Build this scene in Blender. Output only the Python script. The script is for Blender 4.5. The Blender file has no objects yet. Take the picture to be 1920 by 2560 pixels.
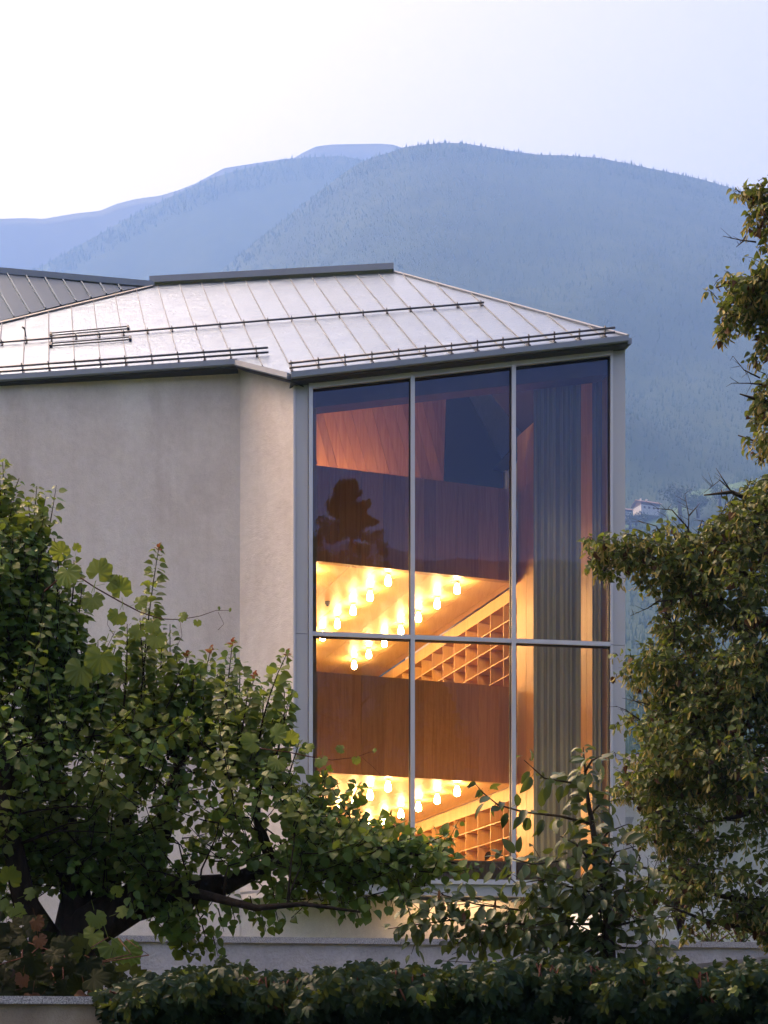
import bpy, bmesh, math, random
import numpy as np
from mathutils import Vector, Matrix, Quaternion

# ------------------------------------------------------------------ camera, sky, sun, exposure
scene = bpy.context.scene
COL = scene.collection
HC = 1.7                     # eye height above the street
F = 3900.0                   # focal length in units of a 1920 wide frame
HOR = 2600.0                 # height of the horizon line in that frame (rising front lens)

cam_d = bpy.data.cameras.new('camera')
cam_d.sensor_fit = 'HORIZONTAL'
cam_d.sensor_width = 36.0
cam_d.lens = F / 1920.0 * 36.0
cam_d.shift_y = (HOR - 1280.0) / 1920.0
cam_d.clip_start = 0.1
cam_d.clip_end = 20000.0
cam = bpy.data.objects.new('camera', cam_d)
cam.location = (0, 0, HC)
cam.rotation_euler = (math.radians(90), 0, 0)
COL.objects.link(cam)
scene.camera = cam

SUN_EL = math.radians(55.0)
SUN_AZ = math.radians(-72.0)      # measured from +Y (view direction) towards +X
world = bpy.data.worlds.new('World')
scene.world = world
world.use_nodes = True
wn = world.node_tree
wn.nodes.clear()
w_out = wn.nodes.new('ShaderNodeOutputWorld')
w_bg = wn.nodes.new('ShaderNodeBackground')
w_sky = wn.nodes.new('ShaderNodeTexSky')
w_sky.sky_type = 'NISHITA'
w_sky.sun_disc = False
w_sky.sun_elevation = SUN_EL
w_sky.sun_rotation = SUN_AZ
w_sky.altitude = 600.0
w_sky.air_density = 0.5
w_sky.dust_density = 10.0
w_sky.ozone_density = 0.0
w_bg.inputs['Strength'].default_value = 0.15
w_tint = wn.nodes.new('ShaderNodeMix')
w_tint.data_type = 'RGBA'
w_tint.blend_type = 'MULTIPLY'
w_tint.inputs[0].default_value = 1.0
w_tint.inputs[7].default_value = (1.62, 1.22, 0.80, 1.0)
wn.links.new(w_sky.outputs['Color'], w_tint.inputs[6])
wn.links.new(w_tint.outputs[2], w_bg.inputs['Color'])
wn.links.new(w_bg.outputs['Background'], w_out.inputs['Surface'])

sun_d = bpy.data.lights.new('sun', 'SUN')
sun_d.energy = 0.36
sun_d.angle = math.radians(30)
sun_d.color = (1.0, 0.97, 0.93)
sun = bpy.data.objects.new('sun', sun_d)
sun_dir = Vector((math.sin(SUN_AZ) * math.cos(SUN_EL), math.cos(SUN_AZ) * math.cos(SUN_EL), math.sin(SUN_EL)))
sun.rotation_euler = sun_dir.to_track_quat('Z', 'Y').to_euler()
sun.location = (-30, 20, 60)
COL.objects.link(sun)

vs = scene.view_settings
vs.view_transform = 'Standard'
vs.look = 'None'
vs.exposure = 2.12
vs.gamma = 1.0
vs.use_curve_mapping = False
cy = scene.cycles
cy.use_denoising = True
try:
    cy.denoiser = 'OPENIMAGEDENOISE'
except Exception:
    pass
cy.max_bounces = 8
cy.diffuse_bounces = 4
cy.glossy_bounces = 3
cy.transmission_bounces = 6
cy.transparent_max_bounces = 12
cy.volume_bounces = 2
cy.sample_clamp_indirect = 6.0
cy.caustics_reflective = False
cy.caustics_refractive = False

rng = np.random.default_rng(7)
random.seed(7)

# ------------------------------------------------------------------ helpers
WORG = {}                                   # world origin of every object that parents others

def P(x, y, Y):                             # frame position (1920 x 2560) at distance Y -> world point
    return Vector(((x - 960.0) / F * Y, Y, HC + (HOR - y) / F * Y))

def tag(o, label=None, cat=None, group=None, kind=None):
    if label: o['label'] = label
    if cat: o['category'] = cat
    if group: o['group'] = group
    if kind: o['kind'] = kind
    return o

def thing(name, loc, label, cat, group=None):
    o = bpy.data.objects.new(name, None)
    o.empty_display_size = 0.2
    COL.objects.link(o)
    o.location = loc
    WORG[o.name] = Vector(loc)
    return tag(o, label, cat, group)

def link(name, me, loc, parent=None):
    o = bpy.data.objects.new(name, me)
    COL.objects.link(o)
    loc = Vector(loc)
    if parent is not None:
        o.parent = parent
        o.location = loc - WORG[parent.name]
    else:
        o.location = loc
    WORG[o.name] = loc
    return o

def build(name, verts, faces, mat, parent=None, smooth=False, base=False):
    vs_ = np.array([tuple(v) for v in verts], dtype=np.float64)
    lo, hi = vs_.min(0), vs_.max(0)
    c = (lo + hi) / 2
    if base: c[2] = lo[2]
    me = bpy.data.meshes.new(name)
    me.from_pydata([tuple(v) for v in (vs_ - c)], [], [tuple(int(i) for i in f) for f in faces])
    me.materials.append(mat)
    if smooth:
        me.polygons.foreach_set('use_smooth', [True] * len(me.polygons))
    me.update()
    return link(name, me, c, parent)

class MB:                                   # collects shapes of ONE mesh
    def __init__(s): s.v, s.f = [], []
    def add(s, vs_, fs):
        n = len(s.v); s.v += [Vector(v) for v in vs_]; s.f += [tuple(i + n for i in f) for f in fs]; return s
    def hexa(s, b, t):                      # bottom quad, top quad (same winding)
        return s.add(list(b) + list(t), [(3, 2, 1, 0), (4, 5, 6, 7), (0, 1, 5, 4), (1, 2, 6, 5), (2, 3, 7, 6), (3, 0, 4, 7)])
    def box(s, x0, x1, y0, y1, z0, z1):
        b = [(x0, y0, z0), (x1, y0, z0), (x1, y1, z0), (x0, y1, z0)]
        return s.hexa(b, [(x, y, z1) for x, y, z in b])
    def beam(s, p, q, a, b):                # box along p-q; a, b = half extents as vectors
        p, q, a, b = Vector(p), Vector(q), Vector(a), Vector(b)
        return s.hexa([p - a - b, p + a - b, p + a + b, p - a + b], [q - a - b, q + a - b, q + a + b, q - a + b])
    def prism(s, poly, d):                  # polygon (list of points) pushed along d
        n = len(poly); d = Vector(d)
        t = [Vector(p) + d for p in poly]
        return s.add([Vector(p) for p in poly] + t, [tuple(range(n - 1, -1, -1)), tuple(range(n, 2 * n))] + [(i, (i + 1) % n, n + (i + 1) % n, n + i) for i in range(n)])
    def tube(s, pts, rad, n=8, cap=True):
        pts = [Vector(p) for p in pts]
        if not hasattr(rad, '__len__'): rad = [rad] * len(pts)
        base = len(s.v); prev = None
        for i, p in enumerate(pts):
            t = (pts[min(i + 1, len(pts) - 1)] - pts[max(i - 1, 0)]).normalized()
            if prev is None:
                u = t.cross(Vector((0.13, 0.21, 1.0)))
                if u.length < 1e-3: u = t.cross(Vector((1, 0, 0)))
            else:
                u = prev - t * prev.dot(t)
            u.normalize(); prev = u; w = t.cross(u)
            for k in range(n):
                a = 2 * math.pi * k / n
                s.v.append(p + (u * math.cos(a) + w * math.sin(a)) * rad[i])
        for i in range(len(pts) - 1):
            for k in range(n):
                a = base + i * n + k; b = base + i * n + (k + 1) % n
                s.f.append((a, b, b + n, a + n))
        if cap:
            s.f.append(tuple(base + k for k in range(n - 1, -1, -1)))
            e = base + (len(pts) - 1) * n
            s.f.append(tuple(e + k for k in range(n)))
        return s
    def lathe(s, c, prof, n=12):            # prof: (r, z) list from bottom to top
        c = Vector(c); base = len(s.v)
        for r, z in prof:
            for k in range(n):
                a = 2 * math.pi * k / n
                s.v.append(c + Vector((r * math.cos(a), r * math.sin(a), z)))
        for i in range(len(prof) - 1):
            for k in range(n):
                a = base + i * n + k; b = base + i * n + (k + 1) % n
                s.f.append((a, b, b + n, a + n))
        s.f.append(tuple(base + k for k in range(n - 1, -1, -1)))
        e = base + (len(prof) - 1) * n
        s.f.append(tuple(e + k for k in range(n)))
        return s
    def build(s, name, mat, parent=None, smooth=False, base=False):
        return build(name, s.v, s.f, mat, parent, smooth, base)

# ------------------------------------------------------------------ materials
class NT:
    def __init__(s, name):
        s.m = bpy.data.materials.new(name); s.m.use_nodes = True
        s.t = s.m.node_tree; s.t.nodes.clear()
        s.out = s.n('ShaderNodeOutputMaterial')
    def n(s, typ, **kw):
        nd = s.t.nodes.new(typ)
        for k, v in kw.items():
            if k in nd.inputs: nd.inputs[k].default_value = v
            else: setattr(nd, k, v)
        return nd
    def l(s, a, b): s.t.links.new(a, b)
    def coord(s, kind='Object', scale=(1, 1, 1), rot=(0, 0, 0)):
        tc = s.n('ShaderNodeTexCoord'); mp = s.n('ShaderNodeMapping')
        mp.inputs['Scale'].default_value = scale; mp.inputs['Rotation'].default_value = rot
        s.l(tc.outputs[kind], mp.inputs['Vector']); return mp.outputs['Vector']
    def world_coord(s, scale=(1, 1, 1), rot=(0, 0, 0)):
        g = s.n('ShaderNodeNewGeometry'); mp = s.n('ShaderNodeMapping')
        mp.inputs['Scale'].default_value = scale; mp.inputs['Rotation'].default_value = rot
        s.l(g.outputs['Position'], mp.inputs['Vector']); return mp.outputs['Vector']
    def noise(s, vec, scale, detail=4.0, rough=0.55, dist=0.0):
        nd = s.n('ShaderNodeTexNoise'); nd.inputs['Scale'].default_value = scale
        nd.inputs['Detail'].default_value = detail; nd.inputs['Roughness'].default_value = rough
        nd.inputs['Distortion'].default_value = dist
        s.l(vec, nd.inputs['Vector']); return nd
    def ramp(s, fac, stops):
        r = s.n('ShaderNodeValToRGB'); e = r.color_ramp.elements
        while len(e) < len(stops): e.new(0.5)
        for el, (p, c) in zip(e, stops): el.position = p; el.color = (*c, 1) if len(c) == 3 else c
        s.l(fac, r.inputs['Fac']); return r.outputs['Color']
    def mix(s, fac, a, b, mode='MIX'):
        m = s.n('ShaderNodeMix', data_type='RGBA', blend_type=mode)
        for sock, v in ((m.inputs[0], fac), (m.inputs[6], a), (m.inputs[7], b)):
            if hasattr(v, 'is_output') or hasattr(v, 'links'): s.l(v, sock)
            else: sock.default_value = v if not isinstance(v, tuple) else ((*v, 1) if len(v) == 3 else v)
        return m.outputs[2]
    def math(s, op, a, b=0.0, clamp=False):
        m = s.n('ShaderNodeMath', operation=op, use_clamp=clamp)
        for sock, v in ((m.inputs[0], a), (m.inputs[1], b)):
            if hasattr(v, 'links'): s.l(v, sock)
            else: sock.default_value = v
        return m.outputs[0]
    def bump(s, h, strength=0.3, dist=0.02):
        b = s.n('ShaderNodeBump'); b.inputs['Strength'].default_value = strength; b.inputs['Distance'].default_value = dist
        s.l(h, b.inputs['Height']); return b.outputs['Normal']
    def bsdf(s, color, rough=0.6, metal=0.0, normal=None, spec=0.5):
        p = s.n('ShaderNodeBsdfPrincipled')
        for sock, v in ((p.inputs['Base Color'], color), (p.inputs['Roughness'], rough), (p.inputs['Metallic'], metal)):
            if hasattr(v, 'links'): s.l(v, sock)
            else: sock.default_value = v if not isinstance(v, tuple) else (*v, 1)
        p.inputs['Specular IOR Level'].default_value = spec
        if normal is not None: s.l(normal, p.inputs['Normal'])
        return p
    def done(s, sh):
        s.l(sh.outputs[0] if hasattr(sh, 'outputs') else sh, s.out.inputs['Surface']); return s.m

def rgb(r, g, b):                            # sRGB 0-255 -> linear
    f = lambda c: (c / 255 / 12.92) if c <= 10 else ((c / 255 + 0.055) / 1.055) ** 2.4
    return (f(r), f(g), f(b))

M = {}
def plaster(name, c0, c1, c2, scale=0.5, bump=0.35, grain=90.0):
    t = NT(name); v = t.world_coord((1, 1, 0.55))
    big = t.noise(v, scale, 6.0, 0.62, 0.6)
    fine = t.noise(t.world_coord(), grain, 3.0, 0.6)
    col = t.ramp(big.outputs['Fac'], [(0.33, c0), (0.5, c1), (0.68, c2)])
    mid = t.noise(t.world_coord(), 7.0, 4.0, 0.6)
    col = t.mix(0.16, col, t.ramp(mid.outputs['Fac'], [(0.3, (0.45, 0.42, 0.4)), (0.7, (1, 1, 1))]), 'MULTIPLY')
    drip = t.noise(t.world_coord((2.2, 2.2, 0.10)), 1.6, 5.0, 0.65, 0.3)
    col = t.mix(0.12, col, t.ramp(drip.outputs['Fac'], [(0.36, (0.62, 0.58, 0.55)), (0.58, (1, 1, 1))]), 'MULTIPLY')
    col = t.mix(0.25, col, t.ramp(fine.outputs['Fac'], [(0.35, (0.6, 0.6, 0.6)), (0.6, (1, 1, 1))]), 'MULTIPLY')
    h = t.math('ADD', t.math('MULTIPLY', fine.outputs['Fac'], 0.6), mid.outputs['Fac'])
    M[name] = t.done(t.bsdf(col, 0.9, 0, t.bump(h, bump, 0.02), 0.2))
plaster('plaster_facade', (0.64, 0.565, 0.53), (0.74, 0.67, 0.635), (0.79, 0.73, 0.695), 0.5, 0.6, 55)
plaster('plaster_retaining', (0.40, 0.39, 0.42), (0.48, 0.47, 0.50), (0.55, 0.54, 0.57), 1.2, 0.9, 28)
plaster('plaster_street', (0.26, 0.21, 0.17), (0.34, 0.28, 0.23), (0.42, 0.36, 0.30), 2.2, 0.5, 120)
plaster('plaster_white', (0.80, 0.78, 0.78), (0.84, 0.82, 0.82), (0.87, 0.86, 0.85), 0.8, 1.0, 18)

def metal(name, col, rough, metallic=0.0, streak=0.06):
    t = NT(name)
    n = t.noise(t.world_coord((1, 1, 0.15)), 3.0, 4.0)
    c = t.mix(streak, col, t.ramp(n.outputs['Fac'], [(0.35, (0.5, 0.5, 0.5)), (0.65, (1, 1, 1))]), 'MULTIPLY')
    M[name] = t.done(t.bsdf(c, rough, metallic, None, 0.5))
metal('frame_metal', (0.60, 0.585, 0.61), 0.42, 0.3, 0.12)
metal('panel_metal', (0.48, 0.47, 0.49), 0.5, 0.25, 0.15)
metal('fascia_metal', (0.22, 0.245, 0.29), 0.45, 0.35)
metal('dark_metal', (0.035, 0.037, 0.045), 0.5, 0.3)
metal('pipe_metal', (0.10, 0.10, 0.12), 0.5, 0.4)
metal('seam_metal', (0.21, 0.225, 0.26), 0.5, 0.4)
metal('gasket', (0.012, 0.012, 0.016), 0.6, 0.0)

def roof_sheet(name, col, rough, bump_s):
    t = NT(name)
    # soft folds that run obliquely over each sheet, as oil-canned metal does
    v = t.world_coord((0.55, 0.55, 2.4), (0.0, 0.0, 0.5))
    rip = t.noise(v, 3.4, 3.0, 0.5, 2.2)
    big = t.noise(t.world_coord(), 0.7, 2.0)
    line = t.ramp(rip.outputs['Fac'], [(0.44, (0, 0, 0)), (0.50, (1, 1, 1)), (0.56, (0, 0, 0))])
    h_ = t.math('ADD', t.math('MULTIPLY', line, 0.35), t.math('ADD', rip.outputs['Fac'], big.outputs['Fac']))
    oi = t.n('ShaderNodeObjectInfo')
    c = t.mix(oi.outputs['Random'], tuple(x * 0.93 for x in col), col)
    c = t.mix(0.25, c, t.ramp(t.noise(t.world_coord((1, 1, 0.4)), 1.7, 5.0).outputs['Fac'], [(0.3, (0.72, 0.72, 0.75)), (0.65, (1, 1, 1))]), 'MULTIPLY')
    M[name] = t.done(t.bsdf(c, rough, 0.85, t.bump(h_, bump_s, 0.03), 0.5))
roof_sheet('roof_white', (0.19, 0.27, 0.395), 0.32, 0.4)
roof_sheet('roof_shaded', (0.04, 0.075, 0.135), 0.42, 0.03)  # darker copy of the roof metal: dimmer sky reflection put into the colour

def wood(name, base, dark, scale=1.0, rough=0.45, rot=(0, 0, 0), aniso=(9, 9, 0.5), var=0.35):
    t = NT(name); oi = t.n('ShaderNodeObjectInfo')
    v = t.world_coord(tuple(a * scale for a in aniso), rot)
    off = t.n('ShaderNodeVectorMath', operation='ADD'); t.l(v, off.inputs[0])
    cmb = t.n('ShaderNodeCombineXYZ')
    t.l(t.math('MULTIPLY', oi.outputs['Random'], 60.0), cmb.inputs[0]); t.l(cmb.outputs[0], off.inputs[1])
    n = t.noise(off.outputs[0], 1.4, 6.0, 0.6, 1.2)
    c = t.ramp(n.outputs['Fac'], [(0.3, dark), (0.62, base)])
    k = t.math('ADD', t.math('MULTIPLY', oi.outputs['Random'], var), 1.0 - var)
    kk = t.n('ShaderNodeCombineColor'); [t.l(k, kk.inputs[i]) for i in range(3)]
    c = t.mix(1.0, c, kk.outputs[0], 'MULTIPLY')
    M[name] = t.done(t.bsdf(c, rough, 0, t.bump(n.outputs['Fac'], 0.06, 0.01), 0.3))
wood('wood_panel', (0.44, 0.265, 0.105), (0.32, 0.18, 0.065))
wood('wood_light', (0.60, 0.38, 0.17), (0.50, 0.29, 0.115), var=0.15)
wood('wood_ceiling', (0.62, 0.41, 0.18), (0.54, 0.34, 0.14), rot=(0, 0, 0.33), aniso=(8, 0.5, 8), var=0.15)
wood('wood_roof_lining', (0.55, 0.27, 0.11), (0.42, 0.18, 0.07), var=0.3)

def granite(name, c0, c1, scale):
    t = NT(name); n = t.noise(t.world_coord(), scale, 2.0, 0.7)
    M[name] = t.done(t.bsdf(t.ramp(n.outputs['Fac'], [(0.38, c0), (0.62, c1)]), 0.75, 0, t.bump(n.outputs['Fac'], 0.2, 0.004)))
granite('granite', (0.14, 0.14, 0.16), (0.52, 0.52, 0.55), 130)
granite('concrete', (0.22, 0.21, 0.23), (0.34, 0.33, 0.35), 6)

def glass():
    t = NT('window_glass')
    fr = t.n('ShaderNodeFresnel'); fr.inputs['IOR'].default_value = 1.5
    g = t.n('ShaderNodeBsdfGlossy'); g.inputs['Roughness'].default_value = 0.003
    g.inputs['Color'].default_value = (0.5, 0.62, 1.0, 1)
    n = t.noise(t.world_coord(), 0.35, 2.0)
    t.l(t.bump(n.outputs['Fac'], 0.015, 0.05), g.inputs['Normal'])
    tr = t.n('ShaderNodeBsdfTransparent'); tr.inputs['Color'].default_value = (0.90, 0.90, 0.88, 1)
    mx = t.n('ShaderNodeMixShader')
    t.l(t.math('MULTIPLY', fr.outputs[0], 2.0, True), mx.inputs[0]); t.l(tr.outputs[0], mx.inputs[1]); t.l(g.outputs[0], mx.inputs[2])
    M['glass'] = t.done(mx)
glass()

def emit(name, col, s):
    t = NT(name); e = t.n('ShaderNodeEmission'); e.inputs['Color'].default_value = (*col, 1); e.inputs['Strength'].default_value = s
    M[name] = t.done(e)
emit('lamp_glow', (1.0, 0.61, 0.25), 56.0)
emit('wash_glow', (1.0, 0.58, 0.27), 105.0)
emit('floor_glow', (1.0, 0.5, 0.16), 20.0)
emit('soffit_glow', (1.0, 0.62, 0.30), 30.0)

def curtain_mat():
    t = NT('curtain_cloth')
    n = t.noise(t.world_coord((40, 40, 0.4)), 1.0, 3.0)
    c = t.ramp(n.outputs['Fac'], [(0.3, (0.18, 0.25, 0.29)), (0.7, (0.27, 0.35, 0.39))])
    d = t.n('ShaderNodeBsdfDiffuse'); tl = t.n('ShaderNodeBsdfTranslucent')
    t.l(c, d.inputs['Color']); t.l(c, tl.inputs['Color'])
    mx = t.n('ShaderNodeMixShader'); mx.inputs[0].default_value = 0.38
    t.l(d.outputs[0], mx.inputs[1]); t.l(tl.outputs[0], mx.inputs[2])
    M['curtain'] = t.done(mx)
curtain_mat()

def flat(name, col, rough=0.8, spec=0.3):
    t = NT(name); n = t.noise(t.world_coord(), 4.0, 4.0)
    c = t.mix(0.3, col, t.ramp(n.outputs['Fac'], [(0.3, (0.5, 0.5, 0.5)), (0.7, (1, 1, 1))]), 'MULTIPLY')
    M[name] = t.done(t.bsdf(c, rough, 0, None, spec))
flat('dark_lining', (0.02, 0.022, 0.03), 0.7)
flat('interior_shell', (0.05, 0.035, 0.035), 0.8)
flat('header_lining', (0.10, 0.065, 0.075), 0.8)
flat('floor_interior', (0.22, 0.13, 0.06), 0.6)
flat('ash', (0.8, 0.8, 0.8))
flat('house_white', (0.42, 0.41, 0.40)); flat('house_roof', (0.20, 0.11, 0.085)); flat('house_wood', (0.12, 0.065, 0.035))
flat('roof_dark', (0.05, 0.045, 0.05), 0.6)

def bark(name, c0, c1, scale=14):
    t = NT(name); n = t.noise(t.coord('Object', (1, 1, 0.25)), scale, 5.0, 0.65)
    M[name] = t.done(t.bsdf(t.ramp(n.outputs['Fac'], [(0.3, c0), (0.7, c1)]), 0.9, 0, t.bump(n.outputs['Fac'], 0.9, 0.03), 0.15))
bark('bark_dark', (0.010, 0.008, 0.006), (0.035, 0.026, 0.02))
bark('bark_twig', (0.06, 0.028, 0.022), (0.12, 0.055, 0.04), 30)
bark('bark_grey', (0.02, 0.017, 0.015), (0.07, 0.06, 0.05), 20)

def leaf_mat(name, cols, back, trans=0.35, rough=0.38, spec=0.5, tcol=None):
    t = NT(name)
    g = t.n('ShaderNodeNewGeometry'); oi = t.n('ShaderNodeObjectInfo')
    r = t.math('FRACT', t.math('ADD', g.outputs['Random Per Island'], t.math('MULTIPLY', oi.outputs['Random'], 7.31)))
    n = len(cols)
    c = t.ramp(r, [(i / max(1, n - 1), col) for i, col in enumerate(cols)])
    big = t.noise(t.world_coord(), 1.1, 2.0)
    c = t.mix(0.4, c, t.ramp(big.outputs['Fac'], [(0.35, (0.45, 0.5, 0.5)), (0.65, (1, 1, 1))]), 'MULTIPLY')
    c2 = t.mix(g.outputs['Backfacing'], c, t.mix(0.5, c, back))
    p = t.bsdf(c2, rough, 0, None, spec)
    tl = t.n('ShaderNodeBsdfTranslucent')
    t.l(t.mix(0.6, c, tcol or (0.28, 0.36, 0.04)), tl.inputs['Color'])
    mx = t.n('ShaderNodeMixShader'); mx.inputs[0].default_value = trans
    t.l(p.outputs[0], mx.inputs[1]); t.l(tl.outputs[0], mx.inputs[2])
    M[name] = t.done(mx)
leaf_mat('leaf_apricot', [(0.030, 0.080, 0.011), (0.052, 0.125, 0.016), (0.090, 0.17, 0.024), (0.038, 0.095, 0.018)], (0.09, 0.15, 0.05), 0.38, 0.42, 0.32)
leaf_mat('leaf_young', [(0.07, 0.13, 0.02), (0.12, 0.15, 0.025), (0.10, 0.155, 0.02)], (0.12, 0.15, 0.06), 0.42, 0.42, 0.35)
leaf_mat('leaf_red', [(0.18, 0.05, 0.03), (0.20, 0.085, 0.04), (0.15, 0.09, 0.03)], (0.18, 0.1, 0.06), 0.4, tcol=(0.3, 0.1, 0.04))
leaf_mat('leaf_linden', [(0.020, 0.044, 0.010), (0.040, 0.075, 0.015), (0.075, 0.105, 0.022), (0.030, 0.058, 0.016)], (0.11, 0.14, 0.06), 0.3, 0.48, 0.3)
leaf_mat('bract_linden', [(0.36, 0.32, 0.10), (0.46, 0.38, 0.14), (0.30, 0.27, 0.08), (0.38, 0.27, 0.10)], (0.4, 0.34, 0.15), 0.4, 0.6, 0.2, (0.36, 0.32, 0.08))
leaf_mat('leaf_cherry', [(0.018, 0.040, 0.012), (0.030, 0.058, 0.016), (0.040, 0.068, 0.02)], (0.075, 0.105, 0.055), 0.25, 0.36, 0.4)
leaf_mat('leaf_creeper', [(0.004, 0.015, 0.010), (0.007, 0.023, 0.014), (0.011, 0.031, 0.015), (0.005, 0.018, 0.014)], (0.018, 0.04, 0.03), 0.12, 0.40, 0.10)
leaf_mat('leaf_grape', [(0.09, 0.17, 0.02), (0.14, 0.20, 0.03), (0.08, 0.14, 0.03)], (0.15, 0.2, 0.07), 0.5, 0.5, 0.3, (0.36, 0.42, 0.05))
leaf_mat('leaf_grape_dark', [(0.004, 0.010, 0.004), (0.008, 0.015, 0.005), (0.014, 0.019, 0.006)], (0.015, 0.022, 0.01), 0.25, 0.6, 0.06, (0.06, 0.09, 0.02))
leaf_mat('leaf_brown', [(0.045, 0.022, 0.012), (0.075, 0.04, 0.02), (0.10, 0.055, 0.03)], (0.09, 0.05, 0.03), 0.2, 0.7, 0.15, (0.13, 0.06, 0.025))
leaf_mat('leaf_shrub', [(0.04, 0.08, 0.02), (0.07, 0.12, 0.03), (0.10, 0.16, 0.045)], (0.12, 0.16, 0.08), 0.3, 0.5, 0.3)

def ground_mat(name, cols, scale):
    t = NT(name); n = t.noise(t.world_coord(), scale, 6.0, 0.6)
    M[name] = t.done(t.bsdf(t.ramp(n.outputs['Fac'], [(0.3, cols[0]), (0.5, cols[1]), (0.7, cols[2])]), 0.95, 0, t.bump(n.outputs['Fac'], 0.4, 0.05), 0.1))
ground_mat('soil', [(0.03, 0.025, 0.018), (0.05, 0.05, 0.025), (0.05, 0.08, 0.025)], 2.0)
ground_mat('grass_ground', [(0.04, 0.07, 0.02), (0.06, 0.10, 0.03), (0.09, 0.12, 0.04)], 1.2)
ground_mat('asphalt', [(0.045, 0.045, 0.047), (0.05, 0.05, 0.052), (0.06, 0.06, 0.06)], 8.0)
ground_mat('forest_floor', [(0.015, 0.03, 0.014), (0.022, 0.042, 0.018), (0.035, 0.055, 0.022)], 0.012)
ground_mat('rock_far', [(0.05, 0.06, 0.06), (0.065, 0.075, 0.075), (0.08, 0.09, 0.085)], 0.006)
leaf_mat('forest_tree', [(0.020, 0.038, 0.016), (0.022, 0.042, 0.018), (0.025, 0.045, 0.019)], (0.02, 0.04, 0.02), 0.05, 0.9, 0.0)
ground_mat('meadow', [(0.045, 0.085, 0.03), (0.06, 0.11, 0.035), (0.075, 0.12, 0.04)], 0.05)
# ------------------------------------------------------------------ land: street, garden, hills, haze
def sheet(name, x0, x1, y0, y1, z, mat):
    o = build(name, [(x0, y0, z), (x1, y0, z), (x1, y1, z), (x0, y1, z)], [(0, 1, 2, 3)], mat)
    return tag(o, kind='structure')
sheet('ground', -4200, 4200, -3300, 3600, -0.02, M['grass_ground'])
sheet('street', -60, 60, -6, 6.2, 0.0, M['asphalt'])

def noise1(x, seed, octs=5, base=1.0):
    r = np.random.default_rng(seed); out = np.zeros_like(x, dtype=float); a = 1.0; f = base
    for k in range(octs):
        ph = r.uniform(0, 100); tab = r.uniform(-1, 1, 4096)
        t = x * f + ph; i = np.floor(t).astype(int); fr = t - i; fr = fr * fr * (3 - 2 * fr)
        out += a * (tab[i % 4096] * (1 - fr) + tab[(i + 1) % 4096] * fr); a *= 0.5; f *= 2.1
    return out
def noise2(x, y, seed, octs=5, base=1.0):
    r = np.random.default_rng(seed); out = np.zeros(np.broadcast(x, y).shape); a = 1.0; f = base
    for k in range(octs):
        tab = r.uniform(-1, 1, (128, 128)); ox, oy = r.uniform(0, 50, 2)
        tx, ty = x * f + ox, y * f + oy
        i, j = np.floor(tx).astype(int), np.floor(ty).astype(int); fx, fy = tx - i, ty - j
        fx = fx * fx * (3 - 2 * fx); fy = fy * fy * (3 - 2 * fy)
        g = lambda a_, b_: tab[a_ % 128, b_ % 128]
        out += a * ((g(i, j) * (1 - fx) + g(i + 1, j) * fx) * (1 - fy) + (g(i, j + 1) * (1 - fx) + g(i + 1, j + 1) * fx) * fy)
        a *= 0.5; f *= 2.05
    return out

def hill(name, prof, Yc, Y0, mat, power, rough, back=600.0, seed=1, nx=260, ny=90, hump=0.0):
    """A mountain whose crest follows prof [(frame x, frame y), ...] at distance Yc, falling to the valley floor at Y0."""
    px = np.array([p[0] for p in prof], float); py = np.array([p[1] for p in prof], float)
    U = np.linspace((px[0] - 960) / F, (px[-1] - 960) / F, nx)
    tan = (HOR - np.interp(U * F + 960, px, py)) / F
    T = np.concatenate([np.linspace(0, 1, ny) ** 1.3, 1 + np.linspace(0.05, 1, 8)])
    UU, TT = np.meshgrid(U, T)
    YY = np.where(TT <= 1, Y0 + (Yc - Y0) * TT, Yc + (TT - 1) * back)
    XX = UU * YY
    s = np.clip(TT, 0, 1)
    nz = noise2(XX / 700.0, YY / 700.0, seed, 5, 1.3)
    g = s ** power
    g = g * (1 + rough * nz * np.sin(np.pi * np.clip(s, 0, 1)) ** 0.8 * (1 - g))
    Z = HC + tan[None, :] * YY * np.where(TT > 1, 1 - 0.6 * (TT - 1) ** 1.2, g)
    V = np.stack([XX, YY, np.maximum(Z, -0.015)], -1).reshape(-1, 3)
    n = len(U); Fc = []
    for j in range(len(T) - 1):
        for i in range(n - 1):
            a = j * n + i; Fc.append((a, a + 1, a + n + 1, a + n))
    o = build(name, V, Fc, mat, smooth=True); tag(o, kind='structure')
    Zm = V[:, 2].reshape(XX.shape); Yr = YY[:, 0]
    def height(x, y):
        u = x / y
        i = np.clip(np.searchsorted(U, u) - 1, 0, n - 2); j = np.clip(np.searchsorted(Yr, y) - 1, 0, len(T) - 2)
        fx = (u - U[i]) / (U[i + 1] - U[i]); fy = (y - Yr[j]) / (Yr[j + 1] - Yr[j])
        return (Zm[j, i] * (1 - fx) + Zm[j, i + 1] * fx) * (1 - fy) + (Zm[j + 1, i] * (1 - fx) + Zm[j + 1, i + 1] * fx) * fy
    X = U
    return o, height, X

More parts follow.
